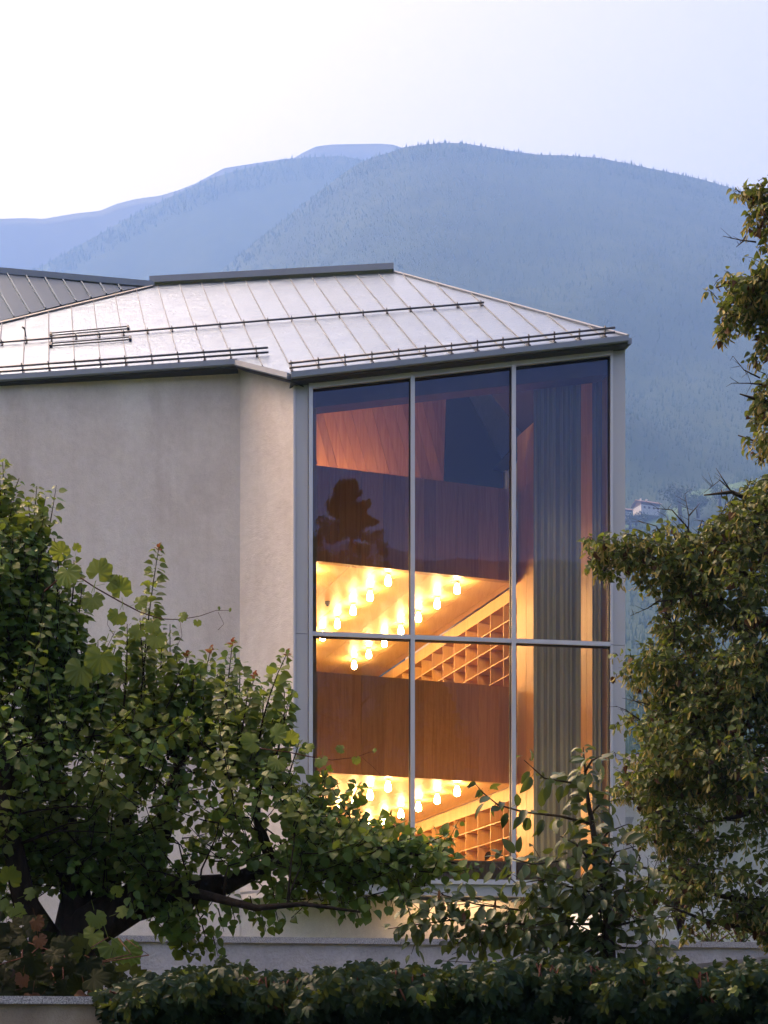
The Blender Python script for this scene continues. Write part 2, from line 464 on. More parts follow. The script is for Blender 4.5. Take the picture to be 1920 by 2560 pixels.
MAIN = [(-1500, 2100), (-600, 1620), (-100, 1250), (200, 985), (400, 810), (560, 670), (660, 588), (740, 525), (800, 478), (850, 440), (890, 412), (930, 394), (980, 380), (1010, 368), (1060, 361), (1120, 357), (1160, 358), (1240, 371), (1300, 381), (1350, 387), (1420, 389), (1500, 395), (1560, 407), (1640, 424), (1700, 436), (1760, 450), (1830, 470), (1920, 500), (2100, 570), (2400, 700), (2900, 980), (3500, 1400)]
hill_main, hz_main, _ = hill('hill', MAIN, 2300.0, 160.0, M['forest_floor'], 0.45, 0.5, seed=3)
SPUR = [(-1800, 1700), (-900, 1300), (-500, 1020), (-200, 830), (60, 690), (150, 640), (250, 585), (350, 530), (450, 480), (520, 448), (600, 424), (700, 401), (760, 394), (850, 390), (910, 400), (1000, 460), (1300, 640), (1800, 950), (2600, 1400)]
hill_spur, hz_spur, _ = hill('hill', SPUR, 2850.0, 900.0, M['forest_floor'], 0.6, 0.4, seed=5, back=300)
FAR1 = [(-1400, 700), (-700, 590), (-300, 560), (0, 547), (60, 545), (110, 547), (160, 538), (200, 532), (250, 527), (290, 510), (340, 497), (400, 489), (440, 477), (480, 462), (520, 448), (700, 420), (900, 400), (1300, 480), (2000, 700), (2600, 900)]
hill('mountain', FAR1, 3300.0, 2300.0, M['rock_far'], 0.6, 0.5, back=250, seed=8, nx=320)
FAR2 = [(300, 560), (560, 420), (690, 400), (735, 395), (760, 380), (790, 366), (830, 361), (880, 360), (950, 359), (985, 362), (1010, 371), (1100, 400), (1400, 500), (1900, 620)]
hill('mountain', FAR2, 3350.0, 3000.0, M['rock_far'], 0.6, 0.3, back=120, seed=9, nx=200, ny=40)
# the other side of the valley, behind the camera; the panes mirror it
BACK = [(-5200, 1500), (-3600, 1330), (-2500, 1420), (-1500, 1300), (-400, 1370), (600, 1290), (1500, 1340), (2500, 1260), (3600, 1380), (5200, 1330), (6500, 1500)]
def back_hill():
    px = np.array([p[0] for p in BACK], float); py = np.array([p[1] for p in BACK], float)
    Yc = 2300.0
    X = np.linspace((px[0] - 960) / F * Yc, (px[-1] - 960) / F * Yc, 220)
    Zc = HC + (HOR - np.interp(X / Yc * F + 960, px, py)) / F * Yc + 14 * noise1(X / 160, 4, 4)
    T = np.linspace(0, 1.35, 60); XX, TT = np.meshgrid(X, T)
    s = np.clip(TT, 0, 1)
    Z = Zc[None, :] * s ** 0.95 * np.where(TT > 1, 1 - (TT - 1) * 1.6, 1) + np.sin(np.pi * s) * 20 * noise2(XX / 700, TT * 3, 12, 4)
    V = np.stack([XX, -(250 + (Yc - 250) * TT), np.maximum(Z, -0.015)], -1).reshape(-1, 3)
    n = len(X); Fc = [(j * n + i, j * n + i + n, j * n + i + n + 1, j * n + i + 1) for j in range(len(T) - 1) for i in range(n - 1)]
    tag(build('hill', V, Fc, M['forest_floor'], smooth=True), kind='structure')
back_hill()

# conifer forest on the hill: too far away to count, one object
def forest(name, hz, X0, X1, Ya, Yb, n, seed, crest_only, label, hscale=1.0):
    r = np.random.default_rng(seed)
    y = r.uniform(Ya, Yb, n); x = r.uniform(X0, X1, n) * (y / Yb) 
    if crest_only:
        y = r.uniform(Yb - 90, Yb + 25, n); x = r.uniform(X0, X1, n)
    z = hz(x, y)
    keep = z > 15
    for (mx, my, mr) in MEADOWS: keep &= (x - mx) ** 2 + (y - my) ** 2 > mr * mr
    x, y, z = x[keep], y[keep], z[keep]; m = len(x)
    h = r.uniform(11, 20, m) * hscale * np.where(r.uniform(0, 1, m) < 0.12, 1.35, 1.0); w = h * r.uniform(0.16, 0.26, m)
    k = 5; a = np.linspace(0, 2 * np.pi, k, endpoint=False)
    ph = r.uniform(0, 6.28, m)
    ring = np.stack([x[:, None] + w[:, None] * np.cos(a + ph[:, None]), y[:, None] + w[:, None] * np.sin(a + ph[:, None]), np.repeat((z - 1.5)[:, None], k, 1)], -1)
    top = np.stack([x + r.normal(0, .4, m), y, z + h], -1)[:, None, :]
    V = np.concatenate([ring, top], 1).reshape(-1, 3)
    idx = np.arange(m)[:, None] * (k + 1)
    tri = np.stack([np.stack([idx[:, 0] + i, idx[:, 0] + (i + 1) % k, idx[:, 0] + k], -1) for i in range(k)], 1).reshape(-1, 3)
    return fast_mesh(name, V, tri, M['forest_tree'], None, smooth=True), label

def fast_mesh(name, V, tri, mat, parent=None, smooth=True):
    """numpy vertices and triangles -> one object"""
    V = np.asarray(V, np.float64); tri = np.asarray(tri, np.int32)
    c = (V.min(0) + V.max(0)) / 2
    me = bpy.data.meshes.new(name)
    me.vertices.add(len(V)); me.vertices.foreach_set('co', (V - c).astype(np.float32).ravel())
    me.loops.add(tri.size); me.loops.foreach_set('vertex_index', tri.ravel())
    me.polygons.add(len(tri)); me.polygons.foreach_set('loop_start', np.arange(0, tri.size, 3, dtype=np.int32))
    me.polygons.foreach_set('loop_total', np.full(len(tri), 3, np.int32))
    if smooth: me.polygons.foreach_set('use_smooth', np.ones(len(tri), bool))
    me.update(calc_edges=True); me.validate()
    me.materials.append(mat)
    return link(name, me, c, parent)

def hillY(px, py):
    """distance at which the view line through a frame position meets the hill"""
    ys = np.linspace(300, 2250, 1600); u = (px - 960) / F; v = (HOR - py) / F
    z = hz_main(u * ys, ys); ray = HC + v * ys
    k = np.argmax(z >= ray); return float(ys[k]) if z[k] >= ray[k] else 900.0
MEADOWS = []
for mpx, mpy, mr in ((1800, 1228, 17.0), (1572, 1304, 13.0), (1640, 1296, 16.0)):
    my = hillY(mpx, mpy); mx = (mpx - 960) / F * my; MEADOWS.append((mx, my, mr))
    V = [(mx, my, float(hz_main(np.array(mx), np.array(my))) + 0.6)]; k = 22
    for ring in (0.5, 1.0):
        for i in range(k):
            a = 2 * math.pi * i / k; rr = mr * ring * (1 + 0.22 * math.sin(a * 3 + mpx)); x, y = mx + rr * 1.5 * math.cos(a), my + rr * math.sin(a)
            V.append((x, y, float(hz_main(np.array(x), np.array(y))) + 0.5))
    Fc = [(0, 1 + i, 1 + (i + 1) % k) for i in range(k)] + [(1 + i, 1 + k + i, 1 + k + (i + 1) % k, 1 + (i + 1) % k) for i in range(k)]
    tag(build('meadow', V, Fc, M['meadow'], smooth=True), kind='structure')
o, lb = forest('forest', hz_main, -900, 900, 260, 2300, 60000, 21, False, '', 0.23)
tag(o, 'dense dark conifer forest covering the hazy hillside', 'forest', kind='stuff')
o, lb = forest('forest', hz_main, -900, 900, 0, 2300, 3200, 22, True, '', 0.36)
tag(o, 'spiky row of conifers along the hill crest', 'forest', kind='stuff')
o, lb = forest('forest', hz_spur, -900, 200, 0, 2850, 2600, 23, True, '', 0.45)
tag(o, 'row of tiny conifers along the paler far ridge', 'forest', kind='stuff')

# the air of the valley
hb = MB().box(-4400, 4400, -3500, 3700, -3.0, 1960.0)
haze = hb.build('haze', M['ash']); haze.data.materials.clear()
hm = bpy.data.materials.new('haze_air'); hm.use_nodes = True; ht = hm.node_tree; ht.nodes.clear()
ho = ht.nodes.new('ShaderNodeOutputMaterial'); hv = ht.nodes.new('ShaderNodeVolumePrincipled')
hv.inputs['Color'].default_value = (0.23, 0.42, 0.92, 1)
hv.inputs['Density'].default_value = 3.4e-4
hv.inputs['Anisotropy'].default_value = 0.1
ht.links.new(hv.outputs['Volume'], ho.inputs['Volume'])
haze.data.materials.append(hm); tag(haze, 'pale blue haze filling the whole valley', 'haze', kind='stuff')
# ------------------------------------------------------------------ the building
GX, GY, GA = 0.0667, 0.7427, -9.245          # roof plane: height above the eye = GA + GX*X + GY*Y
def zroof(x, y): return HC + GA + GX * x + GY * y
def onroof(px, py, lift=0.0):
    u, v = (px - 960) / F, (HOR - py) / F
    Y = GA / (v - GX * u - GY)
    return Vector((u * Y, Y, HC + v * Y + lift))
RN = Vector((-GX, -GY, 1)).normalized()       # roof normal
FD = Vector((0.9907, 0.1357, 0)); FN = Vector((0.1357, -0.9907, 0))   # along the window front, and out of it
def facY(u): return 30.19 / (1 - 0.137 * u)
def fac(px, py, out=0.0):                     # frame position -> point on the window front
    u = (px - 960) / F; Y = facY(u)
    return Vector((u * Y, Y, HC + (HOR - py) / F * Y)) + FN * out
def facx(px):
    p = fac(px, 2600); return p.x, p.y
UP = Vector((0, 0, 1))
TERR = 2.9                                    # level of the terrace the house stands on

A = fac(733, 2600); B = fac(1562, 2600)       # lower corners of the projecting box (heights set below)
A = Vector((A.x, A.y, 0)); B = Vector((B.x, B.y, 0))
C0 = Vector((-2.862, 31.0, 0)); LW = Vector((-13.5, 30.62, 0))
RDIR = Vector((-0.27, 0.963, 0))             # side wall on the right runs this way
BR = B + RDIR * 15.0
BOXZ = HC + 360 * 30.2 / F                    # underside of the box
bld = thing('library_building', (0.8, 31.5, TERR), 'pink grey plastered building with metal roof and tall glazed corner window', 'building')

def wallpiece(name, pts, z0, ztop, thick_dir, thick, mat, parent, drop=0.12):
    """vertical wall between two plan points, its top following the roof"""
    p, q = pts
    d = Vector(thick_dir).normalized() * thick
    n = 10; V = []; Fc = []
    def zt(x, y): return (zroof(x, y) - drop) if ztop is None else ztop
    mb = MB()
    b = [(p.x, p.y, z0), (q.x, q.y, z0), (q.x + d.x, q.y + d.y, z0), (p.x + d.x, p.y + d.y, z0)]
    t = [(x, y, zt(x, y)) for x, y, z in b]
    return mb.hexa(b, t).build(name, mat, parent)
wallpiece('wall', (LW, C0), TERR - 0.1, None, (0.02, 1, 0), 0.35, M['plaster_facade'], bld)
# wall that returns forward to the window box
rd = (A - C0).normalized(); rn = Vector((-rd.y, rd.x, 0))
wallpiece('return_wall', (C0 + rd * 0.002, A - rd * 0.0), BOXZ, None, rn, 0.30, M['plaster_facade'], bld)
# the wall carries on below the projecting box
lw2 = Vector((2.98, 31.22, 0))
wallpiece('base_wall', (C0 + Vector((0.0, 0.02, 0)), lw2), TERR - 0.1, BOXZ - 0.002, (0.02, 1, 0), 0.35, M['plaster_facade'], bld)
mb = MB(); q2 = lw2 + Vector((0, 0.352, 0))
wallpiece('base_wall', (q2, q2 + RDIR * 9.0), TERR - 0.1, BOXZ - 0.002, (-0.946, -0.326, 0), 0.3, M['plaster_facade'], bld)
# soffit of the box
sof = [A + rd * 0.0, B, B + RDIR * 6, C0 + Vector((0.2, 3.0, 0)), C0]
mb = MB(); mb.prism([(p.x, p.y, BOXZ + 0.10) for p in sof], (0, 0, 0.05)); mb.build('soffit', M['panel_metal'], bld)
# right-hand side wall (turned away from the camera)
sn = Vector((-0.946, -0.326, 0))
wallpiece('side_wall', (B + RDIR * 0.25, BR), BOXZ + 0.07, 13.6, sn, 0.10, M['plaster_facade'], bld)

# ---- window front: outer panels, frame, mullions, panes
def fbox(mb, x0, x1, y00, y01, y10, y11, o0, o1):
    """box on the window front: frame columns x0..x1, rows at the left end y00..y01, at the right end y10..y11, from out=o0 to o1"""
    a, b = fac(x0, y01), fac(x1, y11); c, d = fac(x1, y10), fac(x0, y00)
    mb.hexa([p + FN * o0 for p in (a, b, c, d)], [p + FN * o1 for p in (a, b, c, d)])
    return mb
def lin(x, x0, ya, x1, yb): return ya + (yb - ya) * (x - x0) / (x1 - x0)
def rowy(z_left, z_right):
    """a straight line on the front given by its frame heights at columns 781 and 1524 -> height function"""
    zl, zr = fac(781, z_left).z, fac(1524, z_right).z
    sl, sr = facx(781)[0], facx(1524)[0]
    def f(px):
        x, y = facx(px); z = zl + (zr - zl) * (x - sl) / (sr - sl)
        return HOR - (z - HC) * F / y
    return f
top = rowy(974.5, 891.7)          # upper edge of the glass
tra = rowy(1586.5, 1613.0)        # middle of the transom
sil = rowy(2193.5, 2204.6)        # lower edge of the glass
bot = rowy(2234, 2246)            # lower edge of the box panels
eav = rowy(951, 859)              # underside of the eaves
def strip(name, x0, x1, f0, f1, o0, o1, mat, d0=0.0, d1=0.0):
    mb = MB(); fbox(mb, x0, x1, f0(x0) + d0, f1(x0) + d1, f0(x1) + d0, f1(x1) + d1, o0, o1)
    return mb.build(name, mat, bld)
# outer panels (with a joint at transom height)
tj = lambda x: tra(x)
strip('edge_trim', 733, 738.2, eav, bot, -0.30, 0.05, M['frame_metal'])
for f0, f1, d0, d1 in ((eav, tj, 0, -0.7), (tj, bot, 0.7, 0)):
    strip('corner_panel', 738.6, 769.4, f0, f1, -0.20, 0.03, M['panel_metal'], d0, d1)
    strip('corner_panel', 1531, 1562, f0, f1, -0.25, 0.03, M['panel_metal'], d0, d1)
    strip('corner_panel', 1524.2, 1530.6, f0, f1, -0.20, 0.06, M['frame_metal'], d0, d1)
strip('lintel_panel', 769.8, 1523.8, eav, lambda x: top(x) - 13.5, -0.20, 0.03, M['panel_metal'])
strip('sill_panel', 769.8, 1523.8, lambda x: sil(x) + 13, bot, -0.20, 0.03, M['panel_metal'])
# frame proper
strip('window_frame', 771, 781, lambda x: top(x) - 13, lambda x: sil(x) + 12.8, -0.12, 0.09, M['frame_metal'])
strip('window_frame', 781.05, 1524, lambda x: top(x) - 13, lambda x: top(x), -0.12, 0.075, M['frame_metal'])
strip('window_sill', 781.05, 1524, lambda x: sil(x), lambda x: sil(x) + 12.5, -0.12, 0.10, M['frame_metal'])
MUL = [1030.5, 1282.5]
for mx in MUL:
    strip('mullion', mx - 5.0, mx + 5.0, lambda x: top(x) - 12.5, lambda x: sil(x) + 12.2, -0.10, 0.085, M['frame_metal'])
cols = [(781.05, MUL[0] - 5.05), (MUL[0] + 5.05, MUL[1] - 5.05), (MUL[1] + 5.05, 1524)]
for x0, x1 in cols:
    strip('transom', x0, x1, lambda x: tra(x) - 6.0, lambda x: tra(x) + 4.5, -0.10, 0.07, M['frame_metal'])
    # dark rubber seal round each pane, then the pane
    for fa, fb in ((top, lambda x: tra(x) - 6.0), (lambda x: tra(x) + 4.5, sil)):
        mb = MB()
        fbox(mb, x0, x1, fa(x0), fa(x0) + 2.2, fa(x1), fa(x1) + 2.2, -0.09, 0.02)
        fbox(mb, x1 - 2.2, x1 - 0.02, fa(x1) + 2.2, fb(x1), fa(x1) + 2.2, fb(x1), -0.09, 0.015)
        fbox(mb, x0 + 0.02, x0 + 0.9, fa(x0) + 2.2, fb(x0), fa(x0) + 2.2, fb(x0), -0.09, 0.015)
        g = mb.build('seal', M['gasket'], bld)
        w = [-0.03 + random.uniform(-0.006, 0.006) for _ in range(3)]; w.append(w[0] + w[2] - w[1])   # panes never sit quite true
        a, b, c, d = fac(x0, fb(x0), w[0]), fac(x1, fb(x1), w[1]), fac(x1, fa(x1), w[2]), fac(x0, fa(x0), w[3])
        build('pane', [a, b, c, d], [(0, 1, 2, 3)], M['glass'], bld)

# ---- eaves: a folded metal fascia along the four eave edges
E0 = Vector((-13.6, 0, 0))
e_left = onroof(-420, 968); e_c = onroof(593, 900); e_o = onroof(727, 933); e_r = onroof(1568, 841.5)
e_left = onroof(0, 940) + (onroof(0, 940) - e_c) * 1.15
eaves = [e_left, e_c, e_o, e_r]
e_side = Vector((e_r.x, e_r.y, e_r.z)) + RDIR * 11.0; e_side.z = e_r.z - 0.1
def fascia(p, q, name='fascia'):
    d = (q - p); d.z = 0; d.normalize(); out = Vector((d.y, -d.x, 0))
    mb = MB()
    # profile: gutter lip, front face, dark return under the eave
    prof = [(-0.03, -0.015), (0.10, -0.015), (0.10, -0.115), (0.085, -0.135), (-0.03, -0.135)]
    n = len(prof)
    a = [p + out * o + UP * z for o, z in prof]; b = [q + out * o + UP * z for o, z in prof]
    mb.add(a + b, [(i, (i + 1) % n, n + (i + 1) % n, n + i) for i in range(n)] + [tuple(range(n)), tuple(range(2 * n - 1, n - 1, -1))])
    o = mb.build(name, M['fascia_metal'], bld)
    mb = MB()                               # shadow board below and drip gap above
    a = [p + out * 0.05 + UP * -0.137, p - out * 0.34 + UP * -0.137, p - out * 0.34 + UP * -0.165, p + out * 0.02 + UP * -0.165]
    b = [x + (q - p) for x in a]
    mb.add(a + b, [(0, 1, 5, 4), (1, 2, 6, 5), (2, 3, 7, 6), (3, 0, 4, 7), (0, 1, 2, 3), (7, 6, 5, 4)])
    mb.build('eave_board', M['dark_metal'], bld)
    return o
def mitre(p, q, r):
    """offset so that neighbouring fascias meet"""
    return q
for p, q in zip(eaves[:-1], eaves[1:]): fascia(p, q)
# right corner returns along the side wall
tip = e_r
fascia(e_r, e_side)

# ---- roof: separate standing-seam sheets on the front slope
ridge_r = onroof(984, 681); ridge_l = onroof(378, 714); val = onroof(385, 716.5); val_b = onroof(0, 811)
val_c = val_b + (val_b - val) * 0.75
SEAM = Vector((-0.2159, 1, 0.7282))           # direction of the seams, up the slope
SEAM = Vector((-0.2159, 1, 0)); SEAM.z = GX * SEAM.x + GY * SEAM.y
outline = [e_left, e_c, e_o, e_r, ridge_r, ridge_l, val, val_b, val_c]
pipe_a = onroof(0, 857); pipe_b = onroof(1210, 757)
# seam k passes through the pipe line; u coordinate across seams
AX = Vector((SEAM.y, -SEAM.x, 0)).normalized()
def across(p): return p.x * AX.x + p.y * AX.y
s1, s0 = across(onroof(1201.6, 758)), across(onroof(60.8, 852))
step = (s1 - s0) / 19.0
def clip(poly, lo, hi):
    def half(poly, f):
        out = []
        for i in range(len(poly)):
            p, q = poly[i], poly[(i + 1) % len(poly)]; a, b = f(p), f(q)
            if a >= 0: out.append(p)
            if (a >= 0) != (b >= 0): out.append(p + (q - p) * (a / (a - b)))
        return out
    poly = half(poly, lambda p: across(p) - lo)
    return half(poly, lambda p: hi - across(p)) if poly else poly
smin, smax = min(across(p) for p in outline), max(across(p) for p in outline)
k0 = int(math.floor((smin - s0) / step)); k1 = int(math.ceil((smax - s0) / step))
roof = None
mb = MB(); mb.prism([p - RN * 0.03 for p in outline], -RN * 0.12); roof = mb.build('roof', M['dark_metal'], bld)
for k in range(k0, k1):
    lo, hi = s0 + k * step, s0 + (k + 1) * step
    poly = clip(outline, lo, hi)
    if len(poly) < 3: continue
    build_poly = [p + RN * 0.0 for p in poly]
    MB().prism([p - RN * 0.026 for p in build_poly], RN * 0.026).build('roof_sheet', M['roof_white'], roof)
    # standing seam on the left edge of this sheet
    on = [p for p in poly if abs(across(p) - lo) < 1e-6]
    if len(on) >= 2:
        on.sort(key=lambda p: p.y); p, q = on[0], on[-1]
        if (q - p).length > 0.25:
            d = (q - p).normalized()
            MB().beam(p + RN * 0.014 + d * 0.02, q + RN * 0.014 - d * 0.04, AX * 0.008, RN * 0.012).build('seam', M['seam_metal'], roof)
# hip flashing on the right, ridge cap
hip = MB(); hd = (ridge_r - e_r).normalized(); hs = hd.cross(RN)
hip.beam(e_r + RN * 0.02, ridge_r + RN * 0.02, hs * 0.035, RN * 0.018); hip.build('hip_flashing', M['fascia_metal'], roof)
rc = MB(); rl, rr_ = onroof(376, 712), onroof(984, 679)
rc.beam(rl + UP * 0.06, rr_ + UP * 0.06, Vector((0, 0.16, 0)), UP * 0.075); rc.build('ridge_cap', M['fascia_metal'], roof)
# hidden slopes: right hip face and the back
back_r = Vector((ridge_r.x, ridge_r.y + 9.0, 13.2)); back_l = Vector((-13, 46.0, 13.2))
e_side_b = Vector((e_side.x, e_side.y, e_r.z))
MB().add([e_r - RN * 0.02, e_side, ridge_r - UP * 0.02], [(0, 1, 2)]).build('roof_slope', M['roof_white'], roof)
MB().add([ridge_r - UP * 0.02, e_side, Vector((-14, 46, 13.4)), Vector((-14, 37.2, 17.9)), ridge_l - UP * 0.02], [(0, 1, 2, 3, 4)]).build('roof_slope', M['roof_shaded'], roof)

# ---- snow guards
def guard(name, px0, py0, px1, py1, heights, xs):
    p, q = onroof(px0, py0), onroof(px1, py1)
    for h in heights:
        MB().tube([p + RN * h, q + RN * h], 0.021, 8).build('snow_guard_pipe', M['pipe_metal'], roof, True)
    u = (q - p); L = u.length; u.normalize(); dn = -u.cross(RN) if u.cross(RN).y > 0 else u.cross(RN)
    for x in xs:
        t = (x - px0) / (px1 - px0)
        c = p + (q - p) * t
        m = MB(); hh = max(heights)
        m.beam(c + RN * 0.0, c + RN * (hh + 0.05), u * 0.008, dn * 0.03)
        m.beam(c - dn * 0.09 + RN * 0.008, c + dn * 0.09 + RN * 0.008, u * 0.02, RN * 0.008)
        m.build('guard_bracket', M['pipe_metal'], roof)
guard('upper', -260, 884.5, 1210, 763, [0.055], [-240, -180, -120, -60, 1, 60.8, 123, 184, 242, 302, 362, 423, 483, 543, 603, 663, 723, 783, 843, 903, 963, 1022, 1082, 1142, 1202])
guard('left', -260, 956, 672, 888, [0.055, 0.14], [-200, -140, -70, -4, 57, 123, 188, 251, 314, 380, 446, 511, 577, 642])
guard('right', 724, 927.5, 1537, 838, [0.055, 0.14], [729, 795, 860, 926, 992, 1058, 1123, 1188, 1252, 1317, 1382, 1446, 1511])
# roof hatch frame left: two pairs of dark clamps joined by flat bars
for (xa, ya, xb, yb) in ((128, 840, 321, 823), (128, 866, 326, 850)):
    p, q = onroof(xa, ya), onroof(xb, yb); u = (q - p).normalized(); dn = RN.cross(u).normalized()
    for c in (p, q):
        MB().beam(c - dn * 0.12 + RN * 0.03, c + dn * 0.12 + RN * 0.03, u * 0.025, RN * 0.03).build('hatch_clamp', M['dark_metal'], roof)
    for sgn in (-1, 1):
        MB().beam(p + dn * 0.115 * sgn + RN * 0.035, q + dn * 0.115 * sgn + RN * 0.035, dn * 0.006, RN * 0.012).build('hatch_bar', M['pipe_metal'], roof)
p = onroof(65, 842)
MB().tube([p, p + RN * 0.16], 0.014, 6).tube([p + RN * 0.16, p + RN * 0.16 + Vector((-0.04, -0.05, 0.02))], 0.02, 6).build('safety_hook', M['dark_metal'], roof)

# ---- roof of the rear wing on the left, darkened in its colour
gv1, gv2 = onroof(372, 717.5), onroof(0, 806)
gv3 = gv2 + (gv2 - gv1) * 1.9
u0 = (0 - 960) / F; Yg = 36.25
gr = Vector((u0 * Yg, Yg, HC + (HOR - 684) / F * Yg))
gr2 = gr + (gr - gv1) * 1.9
gn = (gv2 - gv1).cross(gr - gv1); gn.normalize()
if gn.z < 0: gn = -gn
rear = thing('rear_wing_roof', (gv2.x - 2, gv2.y + 1, gv2.z - 1), 'standing seam roof behind the pale roof, dark blue grey shade put into its colour', 'roof')
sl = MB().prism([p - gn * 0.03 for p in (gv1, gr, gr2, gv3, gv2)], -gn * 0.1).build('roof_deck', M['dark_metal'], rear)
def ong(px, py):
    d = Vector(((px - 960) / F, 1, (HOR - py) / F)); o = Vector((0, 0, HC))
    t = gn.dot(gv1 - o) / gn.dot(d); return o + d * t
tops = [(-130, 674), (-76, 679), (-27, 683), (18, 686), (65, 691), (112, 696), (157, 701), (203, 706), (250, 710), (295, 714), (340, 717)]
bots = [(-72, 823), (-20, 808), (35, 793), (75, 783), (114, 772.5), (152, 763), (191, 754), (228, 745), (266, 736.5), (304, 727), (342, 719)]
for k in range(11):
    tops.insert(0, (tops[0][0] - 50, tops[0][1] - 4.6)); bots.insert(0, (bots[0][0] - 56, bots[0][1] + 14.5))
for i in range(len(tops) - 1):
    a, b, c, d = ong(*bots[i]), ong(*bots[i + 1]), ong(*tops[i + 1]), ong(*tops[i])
    MB().prism([p - gn * 0.025 for p in (a, b, c, d)], gn * 0.025).build('roof_sheet', M['roof_shaded'], rear)
    if i: MB().beam(a + gn * 0.018, d + gn * 0.018, Vector((0.016, 0, 0)), gn * 0.018).build('seam', M['roof_shaded'], rear)
MB().beam(ong(-700, 619) + gn * .02, ong(386, 715) + gn * .02, gn * 0.03, UP * 0.07).build('ridge_cap', M['fascia_metal'], rear)
MB().beam(onroof(-700, 978) + RN * 0.02, onroof(384, 716) + RN * 0.02, RN * 0.012, Vector((0.0, 0.09, 0.06))).build('valley_flashing', M['seam_metal'], rear)
# ------------------------------------------------------------------ inside: galleries, ceilings, shelves, lamps, curtain
PD = Vector((0.946, 0.326, 0))                # along the gallery parapets
ID = Vector((-0.326, 0.946, 0))               # into the rooms
P0 = Vector((-1.434, 33.5, 0))                # left end of the parapet front
def par(px):                                  # plan point of the parapet front under frame column px
    u = (px - 960) / F
    # P0 + t*PD with X = u*Y
    t = (u * P0.y - P0.x) / (PD.x - u * PD.y)
    return P0 + PD * t
PE = par(1294)
ZL = {'top3': HC + 12.34, 'bot3': HC + 10.29, 'top2': HC + 7.91, 'bot2': HC + 5.755}
inn = thing('interior_hall', (0.8, 35.0, TERR), 'warm timber lined galleries and atrium seen through the tall window', 'interior')
def vwall(name, p, q, z0, z1, nrm, th, mat, parent=None):
    d = Vector(nrm) * th
    b = [(p.x, p.y, z0), (q.x, q.y, z0), (q.x + d.x, q.y + d.y, z0), (p.x + d.x, p.y + d.y, z0)]
    return MB().hexa(b, [(x, y, z1) for x, y, z in b]).build(name, mat, parent or inn)
# parapets clad in upright boards of uneven width
def parapet(z0, z1, cuts, xe):
    core = vwall('parapet', par(700) + ID * 0.03, par(xe) + ID * 0.03, z0, z1 - 0.01, ID, 0.16, M['wood_panel'])
    xs = [742] + cuts + [xe]
    for i, (a, b) in enumerate(zip(xs[:-1], xs[1:])):
        p, q = par(a), par(b); g = (q - p).normalized() * 0.002
        off = -ID * random.uniform(0.0, 0.004)
        vwall('board', p + g + off, q - g + off, z0 - 0.005, z1, ID, 0.028, M['wood_panel'], core)
    return core
parapet(ZL['bot3'], ZL['top3'], [793, 823, 850, 903, 958, 1012, 1060, 1090, 1142, 1196, 1246], 1292)
parapet(ZL['bot2'], ZL['top2'], [793, 823, 850, 903, 960, 1022, 1060, 1090, 1142, 1196, 1247], 1292)
# ceilings of the two visible floors, floor slabs above them
def slab(name, z0, z1, mat, dep=11.5, front=0.19):
    p, q = par(560), PE
    a = [p + ID * front, q + ID * front, q + ID * dep, p + ID * dep]
    return MB().prism([(v.x, v.y, z0) for v in a], (0, 0, z1 - z0)).build(name, mat, inn)
for zk in ('bot3', 'bot2'):
    z = ZL[zk]
    slab('floor_slab', z + 0.03, z + 0.5, M['floor_interior'])
    # ceiling boards running into the room
    for i, px in enumerate(np.arange(-4.8, 4.55, 0.62)):
        a = P0 + PD * (px + 0.004); b = P0 + PD * min(px + 0.616, (PE - P0).length - 0.01)
        if (b - a).dot(PD) < 0.05: continue
        a, b = a + ID * 0.19, b + ID * 0.19
        MB().prism([(v.x, v.y, z) for v in (a, b, b + ID * 11.2, a + ID * 11.2)], (0, 0, 0.025)).build('ceiling_board', M['wood_ceiling'], inn)
MB().prism([(p.x, p.y, BOXZ + 0.16) for p in (A + FD * 0.2 - FN * 0.25, B - FD * 0.2 - FN * 0.25, PE + PD * 0.2 + ID * 11.5, par(560) + ID * 11.5, par(700))], (0, 0, 0.1)).build('floor_slab', M['floor_interior'], inn)
# back wall and left wall
vwall('back_wall', par(560) + ID * 11.6, PE + ID * 11.6, BOXZ + 0.27, HC + 13.5, ID, 0.2, M['wood_panel'])
vwall('left_wall', Vector((-1.47, 30.12, 0)), P0 + Vector((-0.02, 0.1, 0)), BOXZ + 0.07, zroof(-1.5, 30.3) - 0.25, (-1, 0, 0), 0.15, M['wood_panel'])
vwall('left_wall', par(560), par(560) + ID * 11.6, BOXZ + 0.27, HC + 13.5, -PD, 0.2, M['wood_panel'])
